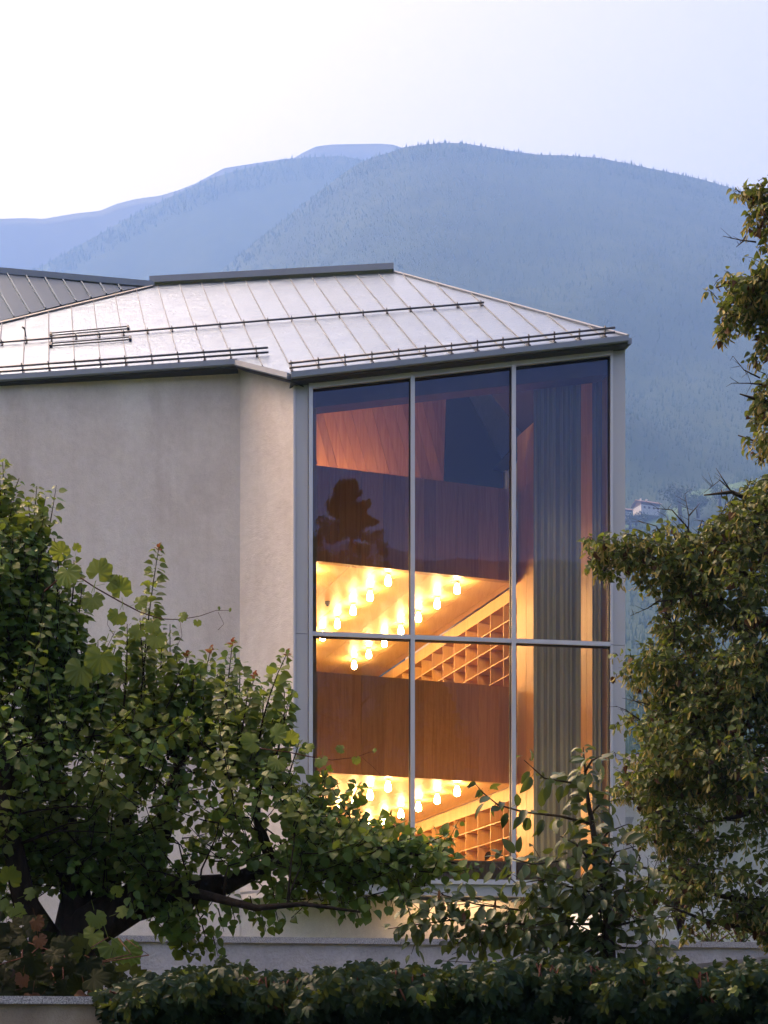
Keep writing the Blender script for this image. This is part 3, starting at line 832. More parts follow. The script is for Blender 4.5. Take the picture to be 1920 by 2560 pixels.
# right wall: pale boards from the window to the shelves, shelves beyond
S0 = Vector((3.0, 35.2, 0))
for zk, zt in (('bot2', ZL['bot2']), ):
    pass
lev = [(BOXZ + 0.07, HC + 5.755), (HC + 5.757, HC + 7.91), (HC + 7.912, HC + 10.29), (HC + 10.292, HC + 12.34), (HC + 12.342, HC + 13.6)]
for z0, z1 in lev:
    for i in range(9):
        a = S0 - ID * (0.5 * i + 0.012); b = S0 - ID * (0.5 * (i + 1))
        zz = min(z1, zroof(b.x, b.y) - 0.3)
        vwall('wall_panel', a, b, z0, zz, PD, 0.03, M['wood_light'])
def bookcase(zc, rows, label):
    """tall shelf wall below a ceiling at height zc"""
    mod = 0.77; n = 13; dep = 0.34; rh = 0.415; hd = 0.27
    z0 = zc - hd - rows * rh
    t = thing('bookcase', (S0.x, S0.y, z0), label, 'bookcase', 'shelf walls on the two floors')
    L = n * mod
    vwall('back_panel', S0 + PD * dep, S0 + PD * dep + ID * L, z0, zc - 0.004, PD, 0.02, M['wood_panel'], t)
    for k in range(n):
        a = S0 + ID * (k * mod + 0.012); b = S0 + ID * ((k + 1) * mod - 0.012)
        vwall('header', a, b, zc - hd, zc - 0.006, PD, 0.025, M['wood_light'], t)
    for k in range(n + 1):
        c = S0 + ID * (k * mod)
        vwall('divider', c - ID * 0.011, c + ID * 0.011, z0, zc - 0.008, PD, dep, M['wood_light'], t)
    for r in range(rows):
        z = zc - hd - r * rh
        for k in range(n):
            a = S0 + ID * (k * mod + 0.012); b = S0 + ID * ((k + 1) * mod - 0.012)
            vwall('shelf', a, b, z - 0.024, z - 0.001, PD, dep, M['wood_light'], t)
bookcase(ZL['bot3'], 7, 'empty timber shelf wall on the upper lit floor')
bookcase(ZL['bot2'], 7, 'empty timber shelf wall on the lower lit floor')
# header and jamb just behind the glass
hx = [(781, 0), (1524, 0)]
a, b = fac(779, 2600, -0.14), fac(1526, 2600, -0.14)
za, zb = fac(781, 974.5).z, fac(1524, 891.7).z
d = -FN * 0.35
bq = [Vector((a.x, a.y, za - 0.29)), Vector((b.x, b.y, zb - 0.29)), Vector((b.x, b.y, zb - 0.29)) + d, Vector((a.x, a.y, za - 0.29)) + d]
tq = [p + UP * 0.7 for p in bq]
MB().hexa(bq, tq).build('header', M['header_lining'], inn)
a2 = fac(792.8, 2600, -0.14)
vwall('jamb', Vector((a.x, a.y, 0)), Vector((a2.x, a2.y, 0)), BOXZ + 0.1, za - 0.291, -FN, 0.2, M['wood_panel'])
# atrium ceiling under the roof
hipx = lambda y: 4.77 + (0.2 - 4.77) * (y - 30.6) / (36.75 - 30.6)
zr = lambda x, y: zroof(x, y) - 0.34
c1, c2 = fac(770, 2600, -0.3), fac(1530, 2600, -0.3)
cp = [(c1.x, c1.y), (c2.x - 0.2, c2.y), (hipx(32), 32), (hipx(36.2), 36.2), (-1.9, 36.2), (-1.7, 33.2)]
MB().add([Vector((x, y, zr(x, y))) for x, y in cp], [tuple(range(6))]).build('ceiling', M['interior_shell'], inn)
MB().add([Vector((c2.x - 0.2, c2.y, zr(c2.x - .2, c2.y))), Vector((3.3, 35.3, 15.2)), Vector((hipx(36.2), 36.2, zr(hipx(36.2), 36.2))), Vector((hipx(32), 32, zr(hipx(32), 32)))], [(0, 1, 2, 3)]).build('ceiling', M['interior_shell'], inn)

# top floor: leaning roof lining boards, dark opening, trims (all behind the upper parapet)
UPB = 2.2
def upw(px, py, back=UPB):                    # point on the upright plane behind the upper parapet
    u, v = (px - 960) / F, (HOR - py) / F
    o = P0 + ID * back
    t = (u * o.y - o.x) / (PD.x - u * PD.y)
    q = o + PD * t
    return Vector((q.x, q.y, HC + v * q.y))
xs_t = [520, 548, 574, 600, 622, 650, 672, 700, 728, 752, 780, 800, 826, 848, 872, 900, 926, 952, 980, 1004, 1030, 1056, 1080, 1106, 1130]
def clip2(poly, f):
    out = []
    for k in range(len(poly)):
        p, q = poly[k], poly[(k + 1) % len(poly)]; a, b = f(p), f(q)
        if a >= 0: out.append(p)
        if (a >= 0) != (b >= 0): t_ = a / (a - b); out.append((p[0] + (q[0] - p[0]) * t_, p[1] + (q[1] - p[1]) * t_))
    return out
for xa, xb in zip(xs_t[:-1], xs_t[1:]):
    sh = lambda x, y: (x + (y - 1005) * 0.27, y)
    pl = [sh(xa + .3, 1215), sh(xb - .3, 1215), sh(xb - .3, 935), sh(xa + .3, 935)]
    pl = clip2(pl, lambda p: (1117.5 - (p[1] - 970) * 0.033) - p[0]); pl = clip2(pl, lambda p: p[0] - 640) if pl else pl
    if len(pl) < 3: continue
    off = ID * random.uniform(0, 0.012)
    MB().prism([upw(*p) + off for p in pl], ID * 0.03).build('lining_board', M['wood_roof_lining'], inn)
q = [upw(1109, 1260, 2.15), upw(1262, 1260, 2.15), upw(1266, 1006, 2.15), upw(1246, 940, 2.15), upw(1119, 930, 2.15)]
MB().prism(q, ID * 0.05).build('dark_opening', M['dark_lining'], inn)
for (x0, y0, x1, y1) in ((1247, 940, 1266, 1004), (1266, 1004, 1262.5, 1260)):
    MB().beam(upw(x0, y0, 2.1), upw(x1, y1, 2.1), PD * 0.03, ID * 0.05).build('opening_trim', M['wood_light'], inn)
q = [upw(1268, 1270, 2.3), upw(1330, 1270, 2.3), upw(1330, 975, 2.3), upw(1240, 955, 2.3)]
MB().prism(q, ID * 0.05).build('wall_panel', M['wood_panel'], inn)
# wall washer standing on the upper floor behind the parapet
wl = thing('wall_washer_lamp', (*(P0 + PD * 0.8 + ID * 1.0).xy, ZL['bot3'] + 0.5), 'hidden lamp washing the top floor timber lining with warm light', 'lamp')
p, q = P0 + PD * 0.0 + ID * 1.1, P0 + PD * 1.7 + ID * 1.1
zz = ZL['bot3'] + 0.62
MB().prism([(v.x, v.y, zz - 0.1) for v in (p, q, q + ID * 0.1, p + ID * 0.1)], (0, 0, 0.09)).build('lamp_housing', M['dark_metal'], wl)
MB().prism([(v.x, v.y, zz) for v in (p, q, q + ID * 0.1, p + ID * 0.1)], (0, 0, 0.02)).build('lamp_tube', M['wash_glow'], wl)
MB().prism([(v.x, v.y, zz - 0.1) for v in (q + PD * 0.03 - ID * 0.3, q + PD * 0.05 - ID * 0.3, q + PD * 0.05 + ID * 0.5, q + PD * 0.03 + ID * 0.5)], (0, 0, 0.95)).build('light_block', M['dark_metal'], wl)  # unseen plate added to keep the washer light off the right wall

# low radiator cabinet behind the lower panes, with a perforated front
ra, rb = fac(786, 2600, -0.45), fac(1440, 2600, -0.45)
zt = HC + (HOR - 2147) / F * 30.6
cab = thing('radiator_cabinet', (ra.x + 3, ra.y + 0.5, BOXZ + 0.07), 'low brown perforated cabinet along the foot of the window', 'cabinet')
vwall('body', ra - FN * 0.02, rb - FN * 0.02, BOXZ + 0.07, zt - 0.03, -FN, 0.3, M['wood_panel'], cab)
vwall('top_board', ra, rb, zt - 0.028, zt, -FN, 0.34, M['wood_light'], cab)
L = (rb - ra).length
grid = MB()
nv, nh = int(L / 0.055), 7
for i in range(nv + 1):
    p = ra + FD * (i * 0.055) + FN * 0.0
    grid.beam(Vector((p.x, p.y, BOXZ + 0.1)), Vector((p.x, p.y, zt - 0.03)), FD * 0.007, FN * 0.008)
for j in range(nh):
    z = BOXZ + 0.14 + j * (zt - BOXZ - 0.2) / (nh - 1)
    grid.beam(Vector((ra.x, ra.y, z)) + FN * 0.012, Vector((rb.x, rb.y, z)) + FN * 0.012, UP * 0.007, FN * 0.004)
tag(grid.build('grille', M['wood_panel'], cab), kind='stuff')

# floor washer behind the cabinet, lights the atrium timber from below
fa, fb = fac(800, 2600, -1.6), fac(1400, 2600, -1.6)
fw = thing('floor_washer_lamp', (fa.x + 2.5, fa.y + 0.4, BOXZ + 0.28), 'hidden lamp strip on the atrium floor behind the cabinet', 'lamp')
vwall('lamp_housing', fa, fb, BOXZ + 0.27, BOXZ + 0.35, -FN, 0.12, M['dark_metal'], fw)
vwall('lamp_tube', fa - FN * 0.02, fb - FN * 0.02, BOXZ + 0.352, BOXZ + 0.38, -FN, 0.08, M['floor_glow'], fw)

# pendant lamps: one glass drop under a small canopy, in rows running into the rooms
def lamp_mesh():
    gl = MB().lathe((0, 0, 0), [(0.018, -0.05), (0.045, -0.042), (0.066, -0.02), (0.073, 0.02), (0.068, 0.07), (0.055, 0.115), (0.042, 0.148), (0.03, 0.165), (0.02, 0.17)], 12)
    cn = MB().lathe((0, 0, 0), [(0.05, 0.172), (0.055, 0.2), (0.055, 0.225)], 12)
    out = []
    for nm, m, mt in (('lamp_glass', gl, 'lamp_glow'), ('lamp_canopy', cn, 'frame_metal')):
        me = bpy.data.meshes.new(nm); me.from_pydata([tuple(v) for v in m.v], [], m.f); me.materials.append(M[mt])
        me.polygons.foreach_set('use_smooth', [True] * len(me.polygons)); out.append(me)
    return out
gl_me, cn_me = lamp_mesh()
B0 = Vector((1.64, 35.0, 0)); rows = [(B0, 7), (B0 + Vector((-1.55, -0.62, 0)), 7), (B0 + Vector((-3.10, -1.2, 0)), 6)]
ords = ['nearest', 'second', 'third', 'fourth', 'fifth', 'sixth', 'farthest']
names_row = ['the row beside the shelf wall', 'the middle row', 'the left-hand row']
for fl, zc in (('upper', ZL['bot3']), ('lower', ZL['bot2'])):
    for ri, (st, n) in enumerate(rows):
        for k in range(n):
            p = st + ID * (1.25 * k)
            if ri == 2 and k == 0: p = p + ID * 0.35
            c = (p.x, p.y, zc - 0.232)
            od = ords[k] if k < n - 1 else 'farthest'
            t = thing('pendant_lamp', c, 'glowing glass ceiling lamp, %s in %s on the %s floor' % (od, names_row[ri], fl), 'lamp', 'glowing lamps on the two gallery ceilings')
            for nm, me in (('lamp_glass', gl_me), ('lamp_canopy', cn_me)):
                o = bpy.data.objects.new(nm, me); COL.objects.link(o); o.parent = t
# smoke detector on the upper ceiling
sp = Vector(((819 - 960) / F * 36.6, 36.6, ZL['bot3']))
sd = thing('smoke_detector', (sp.x, sp.y, sp.z - 0.1), 'small round detector on the upper ceiling near the left jamb', 'detector')
MB().lathe((sp.x, sp.y, sp.z - 0.09), [(0.035, 0), (0.06, 0.03), (0.065, 0.085)], 14).build('housing', M['pipe_metal'], sd, True)
MB().lathe((sp.x, sp.y, sp.z - 0.115), [(0.015, 0), (0.03, 0.01), (0.03, 0.024)], 10).build('sensor', M['dark_metal'], sd, True)

# curtain: folded cloth hanging behind the right-hand panes, in two widths with a gap
def curtain(x0, x1, back0, back1, nf, amp, label, seed):
    r = random.Random(seed)
    a, b = fac(x0, 2600, -back0), fac(x1, 2600, -back1)
    n = nf * 10; pts = []
    d = (b - a); L = d.length; d.normalize(); nn = Vector((d.y, -d.x, 0))
    phs = [r.uniform(0.7, 1.3) for _ in range(nf + 2)]
    acc = [0]
    for i in range(nf): acc.append(acc[-1] + phs[i])
    for i in range(n + 1):
        t = i / n; s = t * nf; k = min(int(s), nf - 1)
        xx = (acc[k] + (acc[k + 1] - acc[k]) * (s - k)) / acc[nf]
        w = math.sin(s * 2 * math.pi) + 0.5 * math.sin(s * 1.27 * math.pi + seed)
        pts.append(a + d * (xx * L) + nn * (amp * w * (0.7 + 0.3 * math.sin(k * 2.3))) + d * (0.35 * amp * math.sin(s * 4 * math.pi)))
    V, Fc = [], []
    zb = BOXZ + 0.12; rows_ = 8
    for j in range(rows_ + 1):
        for p in pts:
            zt_ = zroof(p.x, p.y) - 0.62
            f = j / rows_; sw = 1 + 0.12 * math.sin(f * 3 + p.x * 3)
            V.append(Vector((p.x, p.y, zb + (zt_ - zb) * f)) + nn * 0.012 * math.sin(f * 5 + p.x * 9))
    m = len(pts)
    for j in range(rows_):
        for i in range(m - 1):
            q = j * m + i; Fc.append((q, q + 1, q + m + 1, q + m))
    t = thing('curtain', ((a.x + b.x) / 2, (a.y + b.y) / 2, zb), label, 'curtain', 'curtains behind the right-hand panes')
    build('cloth', V, Fc, M['curtain'], t, True)
    pz = [Vector((p.x, p.y, zroof(p.x, p.y) - 0.60)) for p in (a, b)]
    MB().tube(pz, 0.018, 8).build('curtain_rail', M['dark_metal'], t)
curtain(1350, 1469, 0.55, 0.50, 8, 0.03, 'wide blue grey curtain gathered in folds behind the right pane', 3)
curtain(1497, 1548, 0.48, 0.40, 4, 0.028, 'narrow blue grey curtain beside the right window frame', 5)

# lit soffit lamp below the box
sp2 = Vector((0.9, 30.72, BOXZ + 0.1))
sl = thing('soffit_lamp', (sp2.x, sp2.y, sp2.z - 0.03), 'warm strip lamp under the overhanging window box', 'lamp')
MB().box(sp2.x - 1.6, sp2.x + 1.6, sp2.y - 0.03, sp2.y + 0.03, sp2.z - 0.012, sp2.z - 0.002).build('lamp_housing', M['dark_metal'], sl)
MB().box(sp2.x - 1.55, sp2.x + 1.55, sp2.y - 0.015, sp2.y + 0.015, sp2.z - 0.022, sp2.z - 0.0125).build('lamp_tube', M['soffit_glow'], sl)
# ------------------------------------------------------------------ terrace, walls, neighbours
def wline(p, q, z0, z1, th, mat, parent, name, zq=None):
    d = (q - p).normalized(); n = Vector((-d.y, d.x, 0)) * th
    b = [(p.x, p.y, z0), (q.x, q.y, z0), (q.x + n.x, q.y + n.y, z0), (p.x + n.x, p.y + n.y, z0)]
    z2 = z1 if zq is None else zq
    t = [(b[0][0], b[0][1], z1), (b[1][0], b[1][1], z2), (b[2][0], b[2][1], z2), (b[3][0], b[3][1], z1)]
    return MB().hexa(b, t).build(name, mat, parent)
tag(MB().add([(-60, 18.5, 2.62), (60, 30, 2.62), (60, 120, 2.62), (-60, 120, 2.62)], [(0, 1, 2, 3)]).build('terrace', M['grass_ground']), kind='structure')
tag(MB().add([(-60, 8.6, 1.25), (60, 9.2, 1.25), (60, 30.2, 1.5), (-60, 19, 1.5)], [(0, 1, 2, 3)]).build('garden_bed', M['soil']), kind='structure')
# retaining wall with granite coping, slabs one by one
def rw(px): 
    u = (px - 960) / F; Y = 20.3 / (1 - 0.165 * u); return Vector((u * Y, Y, 0))
ret = thing('retaining_wall', (*rw(960).xy, 1.4), 'rough lilac grey retaining wall with granite coping below the building', 'wall')
zc = HC + (HOR - 2346) / F * 20.3
wline(rw(-500), rw(2500), 0.9, zc - 0.08, 0.3, M['plaster_retaining'], ret, 'wall_body')
for i in range(-500, 2500, 375):
    d = (rw(i + 375) - rw(i)).normalized(); n = Vector((d.y, -d.x, 0)) * 0.05
    wline(rw(i) + n + d * 0.004, rw(i + 375) + n - d * 0.004, zc - 0.078, zc, 0.40, M['granite'], ret, 'coping_slab')
# low sloped concrete kerb wall on the right, in front of the retaining wall
lw = thing('ramp_wall', (*P(1800, 2600, 16.0).xy, 1.3), 'low sloping grey concrete wall behind the hedge on the right', 'wall')
p, q = P(1560, 2428, 16.3), P(2300, 2352, 16.8)
wline(Vector((p.x, p.y, 0)), Vector((q.x, q.y, 0)), 1.1, p.z, 0.25, M['concrete'], lw, 'wall_body', q.z)
# street wall: plaster with granite coping, creeper hangs over it
def sw(px):
    u = (px - 960) / F; Y = 8.55 / (1 - 0.26 * u); return Vector((u * Y, Y, 0))
stw = thing('street_wall', (*sw(960).xy, 0), 'stained beige garden wall with granite coping along the street', 'wall')
zs = HC + (HOR - 2490) / F * sw(0).y
wline(sw(-600), sw(2600), 0.0, zs - 0.042, 0.25, M['plaster_street'], stw, 'wall_body')
edges = [-600, -420, -160, 232, 560, 900, 1240, 1580, 1920, 2260, 2600]
for a, b in zip(edges[:-1], edges[1:]):
    d = (sw(b) - sw(a)).normalized(); n = Vector((d.y, -d.x, 0)) * 0.03
    wline(sw(a) + n + d * 0.002, sw(b) + n - d * 0.002, zs - 0.04, zs, 0.31, M['granite'], stw, 'coping_slab')

# neighbour: white rendered house behind on the right
hx0, hx1 = P(1520, 2600, 44).x, P(1692, 2600, 44).x
nb = thing('neighbour_house', (hx0 + 3, 48, 2.6), 'white roughcast house behind the right corner of the building', 'house')
zE = HC + (HOR - 1945) / F * 44
MB().box(hx0, hx1, 44, 53, 2.6, zE).build('wall', M['plaster_white'], nb)
MB().box(hx1 + 0.002, hx1 + 9, 45.2, 52, 2.6, zE - 0.4).build('wall', M['plaster_white'], nb)
rf = MB().prism([(hx0 - 0.5, 43.4, zE + 0.02), (hx0 - 0.5, 53.6, zE + 0.02), (hx0 - 0.5, 48.5, zE + 1.5)], (hx1 - hx0 + 10.0, 0, 0)).build('roof', M['roof_dark'], nb)
MB().box(hx0 - 0.5, hx1 + 9.5, 43.30, 43.39, zE - 0.13, zE + 0.03).build('gutter', M['dark_metal'], nb)
# wavy-edged shadow on the old house's corner, put in as a grey strip
wv = []
for i in range(41):
    f = i / 40; z = 2.7 + (zE - 1.1 - 2.7) * f
    wv.append((hx0 + 0.72 + 0.10 * math.sin(f * 19) * (1 if math.sin(f * 9) > 0 else 0.35), z))
poly = [(hx0 + 0.01, 43.996, 2.7)] + [(x, 43.996, z) for x, z in wv] + [(hx0 + 0.01, 43.996, wv[-1][1])]
MB().prism(poly, (0, -0.012, 0)).build('corner_shadow', M['plaster_retaining'], nb)

# farmhouse on the hillside with its barn, far away
def farmhouse(px, py, Y, w, d, h, rot, label, chim=True, name='farmhouse'):
    c = P(px, py, Y)
    t = thing(name, c, label, 'house')
    R = Matrix.Rotation(rot, 3, 'Z')
    def tr(p): return c + R @ Vector(p)
    def bx(nm, x0, x1, y0, y1, z0, z1, mt, par_):
        b = [(x0, y0, z0), (x1, y0, z0), (x1, y1, z0), (x0, y1, z0)]
        return MB().hexa([tr(p) for p in b], [tr((x, y, z1)) for x, y, z in b]).build(nm, M[mt], par_)
    bx('wall', -w / 2, w / 2, -d / 2, d / 2, -3, h * 0.45, 'house_white', t)
    bx('upper_wall', -w / 2 + .02, w / 2 + .25, -d / 2 - .1, d / 2 + .1, h * 0.45, h * 0.72, 'house_wood', t)
    ov = 1.3; z0 = h * 0.72; z1 = h * 1.12
    prof = [(-w / 2 - ov, -d / 2 - ov, z0 - 0.3), (-w / 2 - ov, 0, z1), (-w / 2 - ov, d / 2 + ov, z0 - 0.3), (-w / 2 - ov, d / 2 + ov, z0 - 0.6), (-w / 2 - ov, 0, z1 - 0.35), (-w / 2 - ov, -d / 2 - ov, z0 - 0.6)]
    rf = MB().prism([tr(p) for p in prof], R @ Vector((w + 2 * ov, 0, 0))).build('roof', M['house_roof'], t)
    MB().prism([tr((-w / 2 + .1, -d / 2, z0 - .4)), tr((-w / 2 + .1, 0, z1 - .5)), tr((-w / 2 + .1, d / 2, z0 - .4))], R @ Vector((w - .2, 0, 0))).build('gable', M['house_wood'], t)
    if chim:
        for x in (-w * 0.33, -w * 0.02): bx('chimney', x, x + 0.9, -0.4, 0.6, z1 - 0.8, z1 + 1.2, 'house_white', rf)
    for k in range(4):
        x = -w * 0.36 + k * w * 0.24
        f = bx('window', x, x + w * 0.1, -d / 2 - 0.04, -d / 2 + .02, h * 0.12, h * 0.32, 'house_wood', t)
    return t
yh = hillY(1618, 1288)
farmhouse(1616, 1282, yh * 0.985, yh * 52 / F, yh * 40 / F, yh * 26 / F, 0.35, 'white farmhouse with red brown roof high on the hillside')
farmhouse(1562, 1290, yh * 0.98, yh * 26 / F, yh * 22 / F, yh * 17 / F, 0.3, 'low barn with brown roof beside the hillside farmhouse', False, 'barn')
# ------------------------------------------------------------------ leaves
def leaf_shape(prof, fold=0.18, curl=0.25, tipdrop=0.15):
    """leaf of unit length along +Y; prof = [(y, halfwidth)], folded along its midrib and curled down. -> verts, tris"""
    V, T = [], []
    rows = []
    for y, w in prof:
        z = -curl * y * y * 0.6 - tipdrop * max(0, y - 0.7) ** 2
        if w < 1e-6:
            rows.append([len(V)]); V.append((0, y, z))
        else:
            i = len(V); V += [(-w, y, z + fold * w * 1.0), (0, y, z), (w, y, z + fold * w)]
            rows.append([i, i + 1, i + 2])
    for a, b in zip(rows[:-1], rows[1:]):
        if len(a) == 1 and len(b) == 3: T += [(a[0], b[1], b[0]), (a[0], b[2], b[1])]
        elif len(a) == 3 and len(b) == 1: T += [(a[0], a[1], b[0]), (a[1], a[2], b[0])]
        elif len(a) == 3: T += [(a[0], a[1], b[1]), (a[0], b[1], b[0]), (a[1], a[2], b[2]), (a[1], b[2], b[1])]
    return np.array(V, float), np.array(T, int)
def merge(parts):
    V, T, n = [], [], 0
    for v, t in parts: V.append(v); T.append(t + n); n += len(v)
    return np.concatenate(V), np.concatenate(T)
def stalk(v, t, L=0.35, w=0.018):
    pv = np.array([(-w, -L, 0.10 * L), (w, -L, 0.10 * L), (w, 0.02, 0), (-w, 0.02, 0)])
    return merge([(v, t), (pv, np.array([(0, 1, 2), (0, 2, 3)]))])
LEAF = {}
LEAF['apricot'] = [stalk(*leaf_shape([(0, 0), (0.04, 0.24), (0.22, 0.42), (0.48, 0.44), (0.72, 0.28), (0.88, 0.09), (1.0, 0)], f, c)) for f, c in ((0.25, 0.3), (0.45, 0.55), (0.1, 0.15), (0.6, 0.35))]
LEAF['linden'] = [stalk(*leaf_shape([(0.0, 0), (-0.05, 0.28), (0.2, 0.46), (0.5, 0.40), (0.78, 0.2), (1.0, 0)], f, c), 0.5, 0.012) for f, c in ((0.2, 0.3), (0.45, 0.6), (0.7, 0.2))]
LEAF['bract'] = [leaf_shape([(0, 0), (0.15, 0.10), (0.5, 0.13), (0.85, 0.10), (1.0, 0)], 0.5, c) for c in (0.3, 0.7)]
LEAF['cherry'] = [stalk(*leaf_shape([(0, 0), (0.12, 0.15), (0.35, 0.24), (0.6, 0.24), (0.82, 0.13), (1.0, 0)], f, c), 0.22, 0.012) for f, c in ((0.3, 0.35), (0.55, 0.6), (0.15, 0.2))]
lf = [leaf_shape([(0, 0), (0.15, 0.12), (0.45, 0.25), (0.72, 0.2), (1.0, 0)], f, c) for f, c in ((0.3, 0.3), (0.2, 0.5))]
def palmate(seed):
    r = np.random.default_rng(seed); parts = []
    for a, s in ((-1.75, 0.62), (-0.85, 0.88), (0, 1.0), (0.85, 0.88), (1.75, 0.62)):
        a += r.normal(0, 0.08); v, t = lf[int(r.integers(2))]; v = v * s
        c, sn = math.cos(a), math.sin(a); tilt = r.normal(-0.25, 0.15)
        w = np.stack([v[:, 0] * c + v[:, 1] * sn, -v[:, 0] * sn + v[:, 1] * c, v[:, 2] + tilt * v[:, 1] * 0.6], -1)
        parts.append((w, t))
    return merge(parts)
LEAF['creeper'] = [palmate(i) for i in range(5)]
def grape(seed):
    r = np.random.default_rng(seed)
    pts = []
    lob = [(-2.75, 0.52), (-2.45, 0.66), (-2.2, 0.68), (-1.9, 0.82), (-1.7, 0.78), (-1.5, 0.84), (-1.25, 0.76), (-1.05, 0.88), (-0.85, 0.90), (-0.68, 0.98), (-0.5, 0.88), (-0.34, 0.84), (-0.2, 0.96), (-0.1, 0.98), (0, 1.08)]
    full = lob + [(-a, q) for a, q in reversed(lob[:-1])]
    V = [(0, 0, 0)]
    for i, (a, q) in enumerate(full):
        q = q * 0.62 * (1 + r.normal(0, 0.04))
        V.append((math.sin(a) * q, 0.32 + math.cos(a) * q, -0.16 * q * q + 0.07 * math.sin(i * 2.1 + seed)))
    V[0] = (0, 0.3, 0.04); V = np.array(V) 
    T = [(0, i + 1, i) for i in range(1, len(full))]
    return stalk(V, np.array(T), 0.5, 0.012)
LEAF['grape'] = [grape(i) for i in range(4)]

def frames(dirs, normals):
    d = dirs / np.linalg.norm(dirs, axis=1, keepdims=True)
    x = np.cross(d, normals); ln = np.linalg.norm(x, axis=1, keepdims=True); x = x / np.maximum(ln, 1e-6)
    z = np.cross(x, d)
    return np.stack([x, d, z], -1)             # columns: leaf x, y, z axes
class Leaves:
    def __init__(s): s.p, s.d, s.n, s.s = [], [], [], []
    def add(s, p, d, n, sc): s.p.append(p); s.d.append(d); s.n.append(n); s.s.append(sc)
    def arr(s): return np.array(s.p, float), np.array(s.d, float), np.array(s.n, float), np.array(s.s, float)
def plant_leaves(lv, kind, mat, parent, name='foliage', single='leaf', nsingle=300, r=None, score=None):
    """the nsingle leaves that show largest become objects, the rest one mesh"""
    r = r or rng
    p, d, n, sc = lv.arr()
    if not len(p): return
    Fm = frames(d, n); shapes = LEAF[kind]; ks = r.integers(0, len(shapes), len(p))
    # visible size: nearer, larger and turned to the eye
    view = np.array([0, 0, HC]) - p; dist = np.linalg.norm(view, axis=1); view /= dist[:, None]
    vis = sc / dist * (0.25 + np.abs((Fm[:, :, 2] * view).sum(1)))
    # depth rank in a coarse screen grid: front leaves first
    gx = np.floor((p[:, 0] / p[:, 1]) * 160).astype(int); gz = np.floor((p[:, 2] - HC) / p[:, 1] * 160).astype(int)
    key = gx * 100003 + gz; order = np.lexsort((p[:, 1], key)); front = np.zeros(len(p), bool)
    ko = key[order]; first = np.concatenate([[True], ko[1:] != ko[:-1]]); front[order[first]] = True
    vis = vis * np.where(front, 3.0, 1.0)
    inframe = (np.abs(p[:, 0] / p[:, 1]) < 0.246) & ((p[:, 2] - HC) / p[:, 1] > 0.012)
    vis = np.where(inframe, vis, 0)
    pick = set(np.argsort(-vis)[:nsingle].tolist()) if nsingle else set()
    if nsingle:
        mes = []
        for v, t in shapes:
            me = bpy.data.meshes.new(single); me.from_pydata([tuple(x) for x in v], [], [tuple(int(i) for i in f) for f in t])
            me.polygons.foreach_set('use_smooth', [True] * len(me.polygons)); me.materials.append(mat); mes.append(me)
        po = WORG[parent.name]
        for i in pick:
            o = bpy.data.objects.new(single, mes[ks[i]]); COL.objects.link(o); o.parent = parent
            Mx = Matrix.Identity(4)
            for a in range(3):
                for b in range(3): Mx[a][b] = Fm[i, a, b] * sc[i]
            Mx.translation = Vector(p[i]) - po
            o.matrix_local = Mx
    VV, TT, off = [], [], 0
    rest = np.array([i not in pick for i in range(len(p))])
    for k, (v, t) in enumerate(shapes):
        m = rest & (ks == k)
        if not m.any(): continue
        w = np.einsum('nij,vj->nvi', Fm[m], v) * sc[m][:, None, None] + p[m][:, None, :]
        nn = m.sum()
        VV.append(w.reshape(-1, 3)); TT.append((t[None] + (np.arange(nn) * len(v))[:, None, None] + off).reshape(-1, 3)); off += nn * len(v)
    if VV:
        o = fast_mesh(name, np.concatenate(VV), np.concatenate(TT), mat, parent, True); tag(o, kind='stuff')

def unit(v): v = np.asarray(v, float); return v / max(1e-9, np.linalg.norm(v))
def inside(poly, x, z):
    c = False; n = len(poly); j = n - 1
    for i in range(n):
        xi, zi = poly[i]; xj, zj = poly[j]
        if (zi > z) != (zj > z) and x < (xj - xi) * (z - zi) / (zj - zi) + xi: c = not c
        j = i
    return c
def edge_dist(poly, x, z):
    best = 1e9
    for i in range(len(poly)):
        a, b = np.array(poly[i]), np.array(poly[(i + 1) % len(poly)]); ab = b - a
        t = np.clip(np.dot(np.array([x, z]) - a, ab) / max(1e-9, ab @ ab), 0, 1); best = min(best, np.linalg.norm(a + t * ab - (x, z)))
    return best
def poly_at(pts, Y): return [((x - 960) / F * Y, HC + (HOR - y) / F * Y) for x, y in pts]
def shoot_leaves(lv, pts, size, gap, r, start=0.12, droop=0.35, grow=None, spread=1.0):
    """alternate leaves along a shoot given by points"""
    pts = [np.array(p, float) for p in pts]
    seg = [np.linalg.norm(b - a) for a, b in zip(pts[:-1], pts[1:])]; L = sum(seg)
    s = L * start; ang = r.uniform(0, 6.28)
    while s < L:
        k = 0; q = s
        while k < len(seg) - 1 and q > seg[k]: q -= seg[k]; k += 1
        t = unit(pts[k + 1] - pts[k]); p = pts[k] + t * q
        a1 = unit(np.cross(t, (0.31, 0.2, 0.93)) if abs(t[2]) < 0.95 else np.cross(t, (1, 0, 0))); a2 = np.cross(t, a1)
        ang += 2.4 + r.normal(0, 0.25)
        side = a1 * math.cos(ang) + a2 * math.sin(ang)
        f = s / L; taper = 1.0 if f < 0.8 else 1.0 - 0.45 * (f - 0.8) / 0.2
        sc = size * taper * r.uniform(0.78, 1.15)
        d = unit(side * spread + t * 0.45 + np.array([0, 0, -droop]) + r.normal(0, 0.16, 3))
        n = unit(np.array([0, -0.85, 0.75]) + side * 0.35 + r.normal(0, 0.45, 3))
        lv.add(p + side * 0.30 * sc + d * 0.1 * sc, d, n, sc)
        s += gap * r.uniform(0.75, 1.3)
